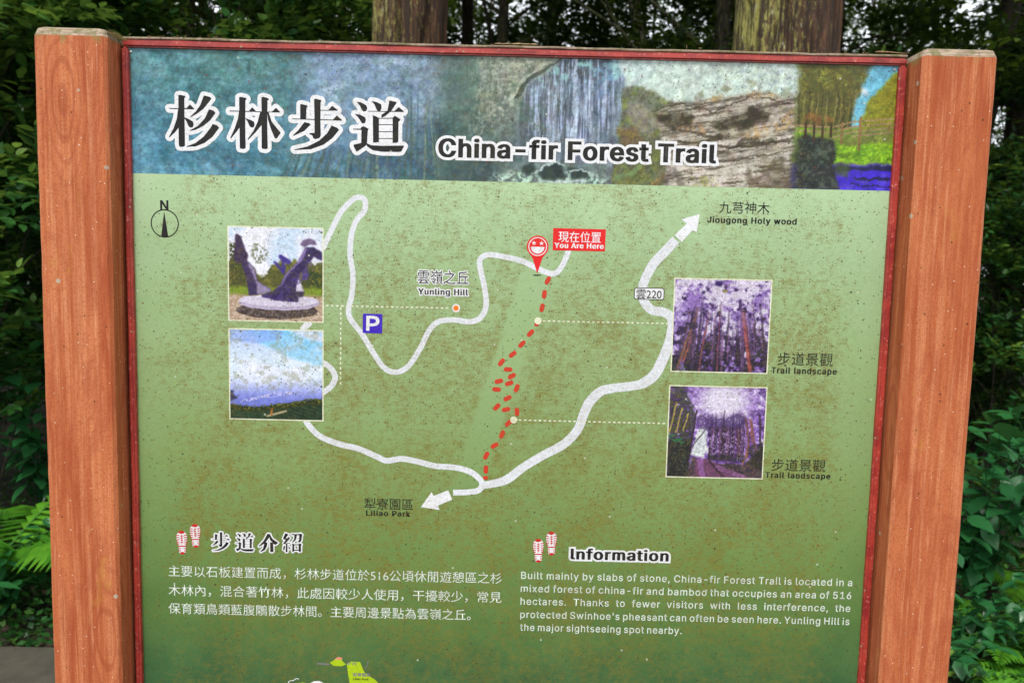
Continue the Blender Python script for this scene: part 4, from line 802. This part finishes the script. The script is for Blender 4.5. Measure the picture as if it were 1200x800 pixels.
        fl = inpoly(u, v, [(26, 78), (40, 80), (52, 84), (80, 84), (100, 62), (100, 100), (20, 100)], 1); img = mixi(img, fl*.85, (52, 46, 44)); img = mixi(img, fl*ss(.55, .8, c)*.6, (112, 78, 66)); img = mixi(img, inpoly(u, v, [(28, 80), (42, 80), (64, 90), (86, 98), (90, 101), (30, 101)], 1)*.8, (112, 66, 100)); img = mixi(img, stroke(u0, v0, [(34, 80), (36, 90), (38, 99)], 5)*.5, (170, 110, 190)); img = mixi(img, stroke(u0, v0, [(44, 82), (60, 100)], 2)*.7, (48, 34, 40)); img = mixi(img, stroke(u0, v0, [(52, 88), (80, 99)], 4)*.5*c, (160, 120, 180)); img = mixi(img, inpoly(u, v, [(84, 64), (100, 60), (100, 92), (86, 84)], 1)*ss(.2, .6, c)*.8, (34, 36, 32)); img = mixi(img, inpoly(u, v, [(40, 74), (80, 74), (82, 82), (42, 80)], 1)*ss(.3, .6, c)*.8, (38, 40, 34))
    f2 = fbm(n, n, 2.2, 2.2, kind+9, 2)-.5; return np.clip(img*(1+.22*f2+.18*(c-.5))[..., None], 0, 255)
frame_pic(((266.3, 264.3), (379.4, 378.4)), p_sculpt, 'picture of a dark purple sculpture on a round plinth')
frame_pic(((267.6, 384.1), (379.3, 493.6)), p_sky, 'picture of a cloudy blue sky over tea fields')
frame_pic(((790.2, 325.2), (899.4, 438.2)), lambda: p_wood(10), 'picture of tall fir trunks tinted violet')
frame_pic(((784.2, 450.8), (893.8, 561.5)), lambda: p_wood(20), 'picture of a path between violet-tinted trees')

# ---- small things on the frame ------------------------------------------------------------------
rng = np.random.default_rng(5)
g = Geo()
for i in range(170):                                             # dry moss and grass caught in the corner
    s = np.array([rng.normal(-.6115, .0042), rng.uniform(-.040, .004), 1.8625+rng.normal(0, .0016)-.0]); s[2] -= max(0, -.612-s[0])*.2; d = rng.normal(0, 1, 3); d[2] = -abs(d[2])*.6+.25; d[0] += .5; d /= np.linalg.norm(d); L_ = rng.uniform(.004, .013)
    P = [s, s+d*L_*.5+rng.normal(0, .0008, 3), s+d*L_+np.array([0, 0, -.001])]; V, Q = tube(P, [.00032, .00026, .0001], 3); g.add(V, Q, rng.random())
link('moss_tuft', g.mesh('moss_tuft'), M['moss'], board, kind='stuff')
g = Geo(); P = [(.555+i*.0062, -.013+.001*math.sin(i), TOP+.0175+.0012*math.sin(i*.7)) for i in range(10)]; V, Q = tube(P, [.0006, .0022, .0026, .0018, .0013, .0012, .0012, .001, .001, .0004], 5, .25, rng); V[:, 2] = (V[:, 2]-TOP-.0175)*.6+TOP+.0175; g.add(V, Q)
link('bark_scrap', g.mesh('bark_scrap'), M['debris'], board)
g = Geo(); P = [(-.03+i*.006, -.011, TOP+.0174) for i in range(12)]; V, Q = tube(P, [.0004]+[.0012]*10+[.0003], 4, .3, rng); g.add(V, Q)
link('straw', g.mesh('straw'), M['debris'], board)
g = Geo()
for i in range(60):
    s = np.array([rng.choice([-.56, -.47, -.045, .30, .52, .42])+rng.normal(0, .02), rng.uniform(-.012, 0), TOP+.0172]); d = rng.normal(0, 1, 3); d[2] = abs(d[2])*.2; d /= np.linalg.norm(d)
    V, Q = tube([s, s+d*rng.uniform(.002, .007)], [.0006, .0002], 3); g.add(V, Q)
link('debris_crumbs', g.mesh('debris_crumbs'), M['debris'], board, kind='stuff')
for px, py in ((153.5, 61), (1048, 82)):
    x, z = at(px, py); bm = bmesh.new(); bmesh.ops.create_uvsphere(bm, u_segments=12, v_segments=6, radius=.0021)
    me = bpy.data.meshes.new('screw'); bm.to_mesh(me); bm.free(); o = link('screw', me, M['screw'], board); o.location = (x, -.0008, z); o.scale = (1, .5, 1)

# ------------------------------------------------------------ ground, path
rs = random.Random(2)
n = 90; xs = np.sign(np.linspace(-1, 1, n))*np.abs(np.linspace(-1, 1, n))**2.4*160; ys = xs+6
Xg, Yg = np.meshgrid(xs, ys); rg = np.random.default_rng(1)
far = np.clip((np.hypot(Xg, Yg-2)-7)/30, 0, 1); Zg = -.03+np.where(Yg > 2.2, rg.normal(0, .035, Xg.shape), 0)*(1+far*6)+np.clip(Yg-9, 0, 60)*.015
i = np.arange(n*n).reshape(n, n); Q = np.stack([i[:-1, :-1], i[:-1, 1:], i[1:, 1:], i[1:, :-1]], -1).reshape(-1, 4)
tag(link('ground', mesh('ground', np.stack([Xg, Yg, Zg], -1).reshape(-1, 3), Q, smooth=True), M['soil']), kind='structure')
path = tag(link('path', mesh('path', [(-7, -5, -.012), (7, -5, -.012), (7, 1.70, -.012), (-7, 1.70, -.012)], [(0, 1, 2, 3)]), M['soil']), kind='structure')
def slab(name, w_, d_):
    bm = bmesh.new(); bmesh.ops.create_cube(bm, size=1)
    for v in bm.verts: v.co = Vector((v.co.x*w_, v.co.y*d_, v.co.z*.05))
    bmesh.ops.bevel(bm, geom=list(bm.edges), offset=.008, segments=1, affect='EDGES'); me = bpy.data.meshes.new(name); bm.to_mesh(me); bm.free(); me.materials.append(M['stone']); return me
sl = slab('stone_slab', .885, .585)
for r_ in range(11):
    for c_ in range(15):
        o = bpy.data.objects.new('stone_slab', sl); C.objects.link(o); o.parent = path
        o.location = (-6.32+c_*.90+(.45 if r_ % 2 else 0)-.05, 1.36-r_*.6, -.006+rs.uniform(-.003, .003)); o.rotation_euler = (rs.uniform(-.004, .004), rs.uniform(-.004, .004), rs.uniform(-.006, .006))

# ------------------------------------------------------------ leaves and plants
def unit(v): return v/np.linalg.norm(v, axis=-1, keepdims=True)
def frames(n, rng, up=.8, droop=.0):
    """random leaf frames: y along the leaf, z its normal"""
    nz = unit(rng.normal(0, 1, (n, 3))*(1-up)+np.array([0, 0, up])+rng.normal(0, .25, (n, 3)))
    d = rng.normal(0, 1, (n, 3)); d[:, 2] -= droop; d = unit(d-(d*nz).sum(1)[:, None]*nz); x = np.cross(d, nz)
    return np.stack([x, d, nz], -1)
BROAD_V = np.array([(0, 0, 0), (-.22, .2, .05), (.22, .2, .05), (0, .22, 0), (-.30, .48, .06), (.30, .48, .06), (0, .5, -.01), (-.17, .78, .02), (.17, .78, .02), (0, .78, -.04), (0, 1.04, -.10)])
BROAD_T = np.array([(0, 3, 1), (0, 2, 3), (1, 3, 6), (1, 6, 4), (3, 2, 5), (3, 5, 6), (4, 6, 9), (4, 9, 7), (6, 5, 8), (6, 8, 9), (7, 9, 10), (9, 8, 10)])
SMALL_V = np.array([(0, 0, 0), (-.24, .42, .05), (.24, .42, .05), (0, .5, 0), (0, 1, -.06)]); SMALL_T = np.array([(0, 3, 1), (0, 2, 3), (1, 3, 4), (3, 2, 4)])
TINY_V = np.array([(0, 0, 0), (-.26, .45, .03), (.26, .45, .03), (0, 1, -.04)]); TINY_T = np.array([(0, 2, 1), (1, 2, 3)])
def leaves(P, size, rng, V0=TINY_V, T0=TINY_T, up=.7, droop=.3, wide=1.0, tone=None):
    n = len(P); Fm = frames(n, rng, up, droop); s = size*rng.uniform(.65, 1.3, n); V = np.einsum('nij,kj->nki', Fm, V0*np.array([wide, 1, 1]))*s[:, None, None]+P[:, None, :]
    T = T0[None]+(np.arange(n)*len(V0))[:, None, None]; t = np.clip(rng.beta(1.6, 3.2, n) if tone is None else tone, 0, 1)
    return V.reshape(-1, 3), T.reshape(-1, 3), np.repeat(t, len(V0))
def clumps(centres, rads, per, rng, flat=.65):
    P = []
    for c, r in zip(centres, rads):
        q = rng.normal(0, .5, (per, 3)); q = q/np.maximum(1, np.linalg.norm(q, axis=1)[:, None]/1.15); P.append(c+q*np.array([r, r, r*flat]))
    return np.concatenate(P)

def twigs(P, C0, L, nl, size, rng, V0=SMALL_V, T0=SMALL_T, droop=.25, wide=1.0):
    """sprays of alternate leaves: P spray roots, C0 the point each grows away from"""
    n = len(P); d = unit(unit(P-C0)*1.0+rng.normal(0, .55, (n, 3))+np.array([0, 0, .15])); Ls = L*rng.uniform(.6, 1.25, n); tw = rng.beta(1.7, 3.0, n)
    side = unit(np.cross(d, np.array([0, 0, 1.0])+rng.normal(0, .2, (n, 3)))); Vs = []; ts = []
    for k_ in range(nl):
        t = (k_+.6)/nl; sg = 1 if k_ % 2 else -1
        base = P+d*(Ls*t)[:, None]; base[:, 2] -= droop*Ls*t*t
        if k_ == nl-1: dirn = d.copy()
        else: dirn = d*.55+side*sg*.85
        dirn = dirn+rng.normal(0, .22, (n, 3)); dirn[:, 2] -= droop; dirn = unit(dirn)
        nz = unit(np.array([0, 0, 1.0])+rng.normal(0, .35, (n, 3))); nz = unit(nz-(nz*dirn).sum(1)[:, None]*dirn); x = np.cross(dirn, nz)
        Fm = np.stack([x, dirn, nz], -1); s_ = size*rng.uniform(.7, 1.2, n)*(1-.35*abs(t-.5))
        Vs.append(np.einsum('nij,kj->nki', Fm, V0*np.array([wide, 1, 1]))*s_[:, None, None]+base[:, None, :]); ts.append(np.clip(tw+rng.normal(0, .10, n), 0, 1))
    V = np.concatenate(Vs); t = np.concatenate(ts); T = T0[None]+(np.arange(len(V))*len(V0))[:, None, None]
    return V.reshape(-1, 3), T.reshape(-1, 3), np.repeat(t, len(V0))

def tree_proto(kind, seed, H, r0, c0, cr, ncl, per, leaf, mat, lean=(0, 0), bark='bark_dark', nl=0, LV=SMALL_V, LT=SMALL_T):
    """trunk + limbs + crown of leaf clumps; c0: height where the crown starts, cr: its radius"""
    rng = np.random.default_rng(seed); root = empty(kind); g = Geo(); nseg = 14; P = []
    for i in range(nseg+1):
        t = i/nseg; P.append((lean[0]*t*H+.05*math.sin(t*5+seed)*H*.12, lean[1]*t*H+.04*math.sin(t*4+seed*2)*H*.1, -.25+t*(H*.94+.25)))
    P = np.array(P); Rr = r0*(1-np.linspace(0, 1, nseg+1)*.82)*(1+.35*np.exp(-np.linspace(0, 1, nseg+1)*22)); V, Q = tube(P, Rr, 14, .04, rng); g.add(V, Q)
    cen = []; rad_ = []
    for i in range(ncl):
        t = (i+.5)/ncl; z = c0+(H-c0)*t**.9; a = i*2.39996+rng.uniform(-.5, .5); rr = cr*math.sqrt(max(.05, 1-(2*t-.85)**2*.85))*rng.uniform(.35, 1)
        base = np.array([np.interp(z-.5, P[:, 2], P[:, q]) for q in range(3)]); tip = base+np.array([math.cos(a)*rr, math.sin(a)*rr, .5+rng.uniform(-.2, .6)])
        cen.append(tip); rad_.append(rng.uniform(.45, .95)*cr*.36); mid = (base+tip)/2+np.array([0, 0, .12*rr])
        V, Q = tube([base, mid, tip], [r0*.26, r0*.15, r0*.05], 5); g.add(V, Q)
        for j in range(2):
            s_ = tip+rng.normal(0, .3, 3)*cr*.5; V, Q = tube([mid, (mid+s_)/2+[0, 0, .05], s_], [r0*.10, r0*.07, r0*.02], 4); g.add(V, Q); cen.append(s_); rad_.append(rng.uniform(.35, .7)*cr*.32)
    link('trunk', g.mesh('trunk', True), M[bark], root)
    if nl:
        Pp = clumps(np.array(cen), rad_, per, rng); CC = np.repeat(np.array(cen), per, 0)-np.array([0, 0, .3]); V, T, t = twigs(Pp, CC, leaf*2.6, nl, leaf, rng, LV, LT)
    else: V, T, t = leaves(clumps(np.array(cen), rad_, per, rng), leaf, rng)
    link('crown', mesh('crown', V, T, t), M[mat], root)
    return root
def kids(o): return [c for c in C.objects if c.parent == o]
_proto = {}
def place(proto, loc, rz, sc=1.0, sz=None, label=None, group=None, cat='tree', used=set()):
    if proto.name not in used: used.add(proto.name); r = proto; _proto[proto.name] = [c for c in bpy.data.objects if c.parent == proto]
    else:
        r = proto.copy(); C.objects.link(r)
        for ch in _proto[proto.name]: c = ch.copy(); C.objects.link(c); c.parent = r
    r.location = loc; r.rotation_euler = (0, 0, rz); r.scale = (sc, sc, sz or sc)
    for q in ('label', 'group', 'category'):
        if q in r: del r[q]
    tag(r, label, cat, group); return r

# two big straight boles just behind the board
def bole(name, px0, px1, Y, seed, mat, label, lean=0.0):
    xa, xb = at(px0, 40, Y)[0], at(px1, 40, Y)[0]; cx_, r0 = (xa+xb)/2, (xb-xa)/2; rng = np.random.default_rng(seed)
    root = empty(name, (cx_, Y, 0)); tag(root, label[:90], 'tree'); na, nz = 220, 260; zz_ = np.concatenate([np.linspace(-.3, 4.2, 200), np.linspace(4.3, 13, 60)])
    ridge = fbm(nz, na, 40, 7, seed, 4, .65); ridge2 = fbm(nz, na, 8, 3, seed+5, 3); bl = ss(.0, .12, np.arange(na)/na)
    ridge = ridge*bl+(np.roll(ridge[:, ::-1], 0, 1))*(1-bl)
    a = np.linspace(0, 2*np.pi, na, endpoint=False)+np.pi/2; V = np.zeros((nz, na, 3)); tp = 1-.022*(zz_-2.8); flare = 1+.5*np.exp(-np.clip(zz_, 0, 9)*2.6)
    cr = ss(.28, .55, ridge); R2 = r0*tp[:, None]*flare[:, None]*(1+.02*np.sin(3*a+1)[None]+.02*np.sin(5*a+2)[None])-.036*(1-cr)-.010*(1-ridge2)+.008
    V[..., 0] = np.cos(a)*R2+(lean*(zz_-2.8))[:, None]; V[..., 1] = np.sin(a)*R2; V[..., 2] = zz_[:, None]
    idx = np.arange(nz*na).reshape(nz, na); Q = np.stack([idx[:-1], np.roll(idx[:-1], -1, 1), np.roll(idx[1:], -1, 1), idx[1:]], -1).reshape(-1, 4)
    link('trunk', mesh('trunk', V.reshape(-1, 3), Q, smooth=True), M[mat], root)
    g = Geo(); cen = []; rad_ = []
    for i in range(34):
        z = 5.2+i*.24; an = i*2.4; L_ = 2.1*(1-(z-5.2)/10)+.4; b0 = np.array([lean*(z-2.8), 0, z]); tip = b0+np.array([math.cos(an)*L_, math.sin(an)*L_, .35-.1*L_]); V, Q = tube([b0, (b0+tip)/2+[0, 0, .12], tip], [.035, .022, .008], 5); g.add(V, Q)
        for t in (.4, .65, .9): cen.append(b0+(tip-b0)*t); rad_.append(.42)
    link('limbs', g.mesh('limbs', True), M[mat], root); V, T, t = leaves(clumps(np.array(cen), rad_, 120, rng, .4), .11, rng, wide=.5); link('crown', mesh('crown', V, T, t), M['needle'], root)
bole('fir_tree', 437, 522, 3.0, 11, 'bark', 'fir trunk with yellow lichen on its left half, behind the board above the title')
bole('fir_tree', 862, 980, 2.6, 23, 'bark', 'thickest fir trunk, deeply ridged mossy bark, behind the right half of the board', .012)

# forest tree prototypes
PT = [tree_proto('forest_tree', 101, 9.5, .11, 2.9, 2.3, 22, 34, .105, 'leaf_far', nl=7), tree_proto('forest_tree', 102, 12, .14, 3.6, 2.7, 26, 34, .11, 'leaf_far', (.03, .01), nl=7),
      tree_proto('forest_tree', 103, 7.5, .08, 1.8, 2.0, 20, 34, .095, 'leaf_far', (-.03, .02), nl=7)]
PS = [tree_proto('understory_shrub', 201, 3.1, .022, .5, 1.0, 18, 22, .080, 'leaf_near', nl=8), tree_proto('understory_shrub', 202, 2.3, .018, .3, .9, 16, 22, .075, 'leaf_near', nl=8)]
PN = [tree_proto('leafy_shrub', 301, 3.3, .020, .5, .95, 20, 17, .080, 'leaf_near', nl=8, LV=BROAD_V, LT=BROAD_T), tree_proto('leafy_shrub', 302, 2.5, .018, .35, .85, 16, 13, .080, 'leaf_near', nl=8, LV=BROAD_V, LT=BROAD_T)]
rng = np.random.default_rng(77); gl_ = 'trees standing in the forest behind the board'
lab = 'leafy forest tree standing in the dark wood behind the board'
def clear(x, y, r=.8): return min(math.hypot(x+.57, y-3), math.hypot(x-1.35, y-2.6)) > r
for d, cnt in ((6.5, 5), (9, 8), (12.5, 8), (17, 8), (23, 9), (30, 9)):
    for i in range(cnt):
        a = -52+104*(i+.5+rng.uniform(-.35, .35))/cnt; r_ = d*rng.uniform(.9, 1.1); x, y = r_*math.sin(rad(a)), -1.2+r_*math.cos(rad(a))
        if not clear(x, y, 1.2): continue
        kx = int(rng.integers(0, 3)) if d > 7 else 2
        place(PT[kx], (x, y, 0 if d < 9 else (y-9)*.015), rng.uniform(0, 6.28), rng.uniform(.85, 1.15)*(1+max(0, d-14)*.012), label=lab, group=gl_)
for x, y, sc in ((3.0, 6.0, 1.3), (-1.2, 6.5, 1.35), (2.15, 4.9, 1.3), (5.4, 5.2, 1.3), (-5.6, 5.4, 1.35), (-3.9, 5.6, 1.25)): place(PT[1], (x, y, 0), x*3, sc, label=lab, group=gl_)  # canopy trees added so their high, unseen crowns shade the wood
lb = 'leafy understory shrub growing among the trees behind the board'; gs = 'understory shrubs behind the board'
for d, cnt, r1 in ((5.8, 9, 56), (7.4, 11, 54), (10, 13, 50), (14, 14, 48), (19, 16, 46)):
    for i in range(cnt):
        a = -r1+2*r1*(i+.5+rng.uniform(-.35, .35))/cnt; r_ = d*rng.uniform(.93, 1.07); x, y = r_*math.sin(rad(a)), -1.2+r_*math.cos(rad(a))
        if not clear(x, y): continue
        place(PS[int(rng.integers(0, 2))], (x, y, 0 if y < 9 else (y-9)*.015), rng.uniform(0, 6.28), rng.uniform(.8, 1.15)*(1+max(0, d-6)*.05), label=lb, group=gs, cat='shrub')
# glossy shrubs close behind the board
for kx, x, y, rz, sc, label in (
    (0, -2.75, 2.75, 0, 1.0, 'tall glossy green shrub filling the view left of the left post'), (0, -2.45, 3.15, 5, .95, 'fresh green shrub at the left edge, its leaves overlapping the tall one'), (0, -1.75, 3.5, 2, 1.02, 'glossy shrub showing above the board beside the left post'),
    (1, -3.7, 3.0, 1, 1.1, 'leafy shrub at the far left edge of the wood'), (1, 2.95, 3.4, 4, .62, 'low leafy shrub beyond the right post'), (0, -1.0, 4.3, 5, .92, 'light green shrub showing between the left post and the first big fir'),
    (1, 3.9, 3.2, 1.2, .8, 'leafy shrub at the far right edge of the wood'), (1, .35, 3.4, 1.5, .7, 'low shrub hidden between the two big firs'), (0, -3.0, 4.2, 3, 1.0, 'dark shrub behind the tall glossy one at left')):
    place(PN[kx], (x, y, 0), rz, sc, label=label, cat='shrub')
# slender trunks
def pole_tree(px, px2, Y, r0, label, seed, mat='bark_dark', top=9, fork=False):
    """px: column where the stem stands at pixel row 70, px2: the column at row 0 (it leans)"""
    (xa, za), (xb, zb) = at(px, 70, Y), at(px2, 0, Y); k_ = (xb-xa)/(zb-za); rng = np.random.default_rng(seed); root = empty('slender_tree', (xa-k_*za, Y, 0)); tag(root, label, 'tree')
    g = Geo(); z = np.linspace(-.2, top, 30); P = np.stack([k_*z+.03*np.sin(z*1.3+seed), .03*np.sin(z+seed), z], 1); V, Q = tube(P, r0*(1-z/top*.6), 14, .03, rng); g.add(V, Q); cen = []; rad_ = []
    for i in range(12):
        zz = (za-.2 if fork and i < 3 else top*.55)+i*.28; a = i*2.4 if not (fork and i < 3) else (.4, 2.9, 5)[i]; b0 = np.array([k_*zz, 0, zz]); tip = b0+np.array([math.cos(a)*1.5, math.sin(a)*1.5, .7]); V, Q = tube([b0, (b0+tip)/2+[0, 0, .15], tip], [r0*.45, r0*.3, r0*.08], 6); g.add(V, Q); cen.append(tip); rad_.append(.8)
    link('trunk', g.mesh('trunk', True), M[mat], root); cc = np.array(cen); Pp = clumps(cc, rad_, 22, rng); V, T, t = twigs(Pp, np.repeat(cc, 22, 0)-[0, 0, .3], .26, 7, .10, rng); link('crown', mesh('crown', V, T, t), M['leaf_far'], root)
pole_tree(755, 741, 6.5, .075, 'slim leaning trunk with a pale lichen patch, between the two big firs', 1, 'bark')
pole_tree(641, 648, 11, .14, 'dark forked tree against the bright sky, left of the leaning trunk', 2, fork=True)
pole_tree(427, 426, 6, .045, 'thin dark trunk just left of the first big fir', 3)
pole_tree(1168, 1186, 5, .10, 'dark trunk seen beyond the right post', 4)
pole_tree(40, 34, 5.2, .05, 'slim pale mossy trunk among the leaves left of the left post', 5, 'bark')
pole_tree(585, 588, 10, .05, 'thin dark stem right of the first big fir', 6)
pole_tree(335, 345, 9, .05, 'thin dark stem left of the first big fir', 7)

# ferns: every frond a part
def frond_mesh(L, seed, npin=26, wmax=.17, droop=.55):
    g = Geo(); rng = np.random.default_rng(seed); t = np.linspace(0, 1, 14); P = np.stack([t*0, L*t*(1-.18*t), L*(.55*t-droop*t*t)], 1); V, Q = tube(P, .004*(1-t*.8), 4); g.add(V, Q, .35)
    for i in range(npin):
        u = .12+.86*i/npin; c = np.array([np.interp(u, t, P[:, q]) for q in range(3)]); w_ = wmax*math.sin(math.pi*min(1, u*.9+.12))**.8*(1.15-.5*u)*L/.75; tn = .6+.25*rng.random()
        for sg in (-1, 1):
            d = np.array([sg*1.0, .42, -.16+rng.normal(0, .06)]); d /= np.linalg.norm(d); nn = np.array([0, .2, 1.0]); wv = np.cross(d, nn); wv /= np.linalg.norm(wv); hw = .0105*L/.75+.004
            pts = [c-wv*hw*.5, c+wv*hw*.5, c+d*w_*.45+wv*hw+[0, 0, .004], c+d*w_*.45-wv*hw+[0, 0, .004], c+d*w_*.45+[0, 0, -.002], c+d*w_+[0, 0, -.02*w_/.1]]
            g.add(pts, [(0, 4, 3), (0, 1, 4), (1, 2, 4), (3, 4, 5), (4, 2, 5)], tn+rng.normal(0, .05))
    me = g.mesh('frond'); me.materials.append(M['fern']); return me
FR = [frond_mesh(.75, 1), frond_mesh(.75, 2, 22, .20, .75), frond_mesh(.75, 3, 28, .14, .4)]
def fern(x, y, label, seed, nf=8, sc=1.0, z=0.0, tilt=0.0):
    rng = np.random.default_rng(seed); root = empty('fern', (x, y, z)); tag(root, label, 'fern')
    for i in range(nf):
        o = bpy.data.objects.new('frond', FR[i % 3]); C.objects.link(o); o.parent = root; o.rotation_euler = (rng.uniform(-.1, .45), rng.uniform(-.2, .2), i*6.283/nf+rng.uniform(-.3, .3)); s_ = sc*rng.uniform(.75, 1.15); o.scale = (s_,)*3; o.location = (0, 0, rng.uniform(0, .05))
for i, (x, y, sc, lb2) in enumerate(((-2.30, 2.12, 1.25, 'bright green fern arching beside the left post, just above the path'), (-2.9, 2.0, .85, 'fern at the path edge, leftmost of all'), (-1.75, 2.6, .9, 'fern half hidden behind the left post'), (1.98, 1.72, .62, 'bright narrow fern beside the foot of the right post'),
    (1.95, 1.32, .5, 'small fern at the very foot of the right post'), (2.6, 2.3, .8, 'dark fern under the broad-leaved plants at right'), (.2, 2.4, .9, 'fern in the shade behind the middle of the board'), (-.6, 2.2, .8, 'fern behind the left half of the board'), (1.1, 2.1, .8, 'fern behind the right half of the board'), (3.3, 2.0, .9, 'fern at the far right of the path'))):
    fern(x, y, lb2, i+3, 9 if i != 3 else 7, sc, .12 if i == 0 else 0)

# broad-leaved plants: every leaf a part
bl = mesh('leaf', BROAD_V*np.array([1.15, 1, 1]), BROAD_T, smooth=False); bl.materials.append(M['leaf_broad'])
bl2 = mesh('leaf', BROAD_V*np.array([.8, 1.15, 1])+np.array([0, 0, 0]), BROAD_T, smooth=False); bl2.materials.append(M['leaf_broad'])
for me_ in (bl, bl2):
    a = me_.attributes.new('tone', 'FLOAT', 'POINT'); a.data.foreach_set('value', np.full(11, .32, dtype=np.float32))
def leafy_plant(x, y, label, seed, H=1.0, ns=9, nl=9, size=.10, spread=.45, group=None):
    rng = np.random.default_rng(seed); root = empty('leafy_plant', (x, y, 0)); tag(root, label, 'plant', group); g = Geo()
    for i in range(ns):
        a = rng.uniform(0, 6.28); h = H*rng.uniform(.55, 1.05); r_ = spread*rng.uniform(.3, 1); t = np.linspace(0, 1, 8); P = np.stack([math.cos(a)*r_*t**1.6, math.sin(a)*r_*t**1.6, h*t-.12*h*t*t], 1)+rng.normal(0, .006, (8, 3)); V, Q = tube(P, .004*(1.2-t), 4); g.add(V, Q, .2)
        for j in range(nl):
            u = .28+.72*(j+1)/nl; c = Vector([np.interp(u, t, P[:, q]) for q in range(3)]); az = a+(1 if j % 2 else -1)*1.2+rng.uniform(-.6, .6)+j*.9
            o = bpy.data.objects.new('leaf', bl if rng.random() < .7 else bl2); C.objects.link(o); o.parent = root; o.location = c; s_ = size*rng.uniform(.6, 1.25); o.scale = (s_,)*3; o.rotation_euler = (rng.uniform(-.85, .15), rng.uniform(-.35, .35), az-1.57)
    link('stem', g.mesh('stem', True), M['leaf_broad'], root, kind='stuff')
for i, (x, y, H, lb2) in enumerate(((2.10, 2.05, 1.15, 'broad-leaved green plant beside the right post, heart-shaped leaves'), (2.65, 2.45, 1.2, 'broad-leaved plant at the right edge behind the first'), (1.75, 2.7, 1.15, 'broad-leaved plant partly hidden by the right post'), (2.45, 1.85, .7, 'low broad-leaved plant at the path edge on the right'),
    (2.15, 1.45, .45, 'low plant hanging over the path edge right of the right post'), (1.7, 1.6, .5, 'low plant just behind the foot of the right post'),
    (-2.15, 1.95, .42, 'low plant with heart-shaped leaves at the path edge beside the left post'), (-2.55, 2.9, 1.25, 'broad-leaved plant under the tall shrub at left'), (-1.5, 2.9, 1.3, 'broad-leaved plant behind the left post'))):
    leafy_plant(x, y, lb2, 40+i, H, 15, 13, .105 if not 4 <= i <= 6 else .07)
# low creeping cover along the path edge and leaf litter
rng = np.random.default_rng(9); n = 34000; P = np.stack([rng.uniform(-5, 5, n), 1.66+np.abs(rng.normal(0, .8, n)), np.zeros(n)], 1); P[:, 1] += .05*np.sin(P[:, 0]*5)+.04*np.sin(P[:, 0]*13); bump_ = .06+.10*vn(64, 64, 6, 6, 5)[((P[:, 1]*12).astype(int)) % 64, ((P[:, 0]*6).astype(int)) % 64]; P[:, 2] = rng.uniform(0, 1, n)*bump_*np.clip((P[:, 1]-1.6)*5, .25, 1.6); P[:, 1] -= .45*ss(1.0, 1.5, P[:, 0])*(P[:, 1] < 2.4)
V, T, t = leaves(P, .038, rng, SMALL_V, SMALL_T, .75, .2, 1.3); tag(link('ground_cover', mesh('ground_cover', V, T, t), M['leaf_near']), 'small-leaved green creeping cover along the back edge of the path', kind='stuff')
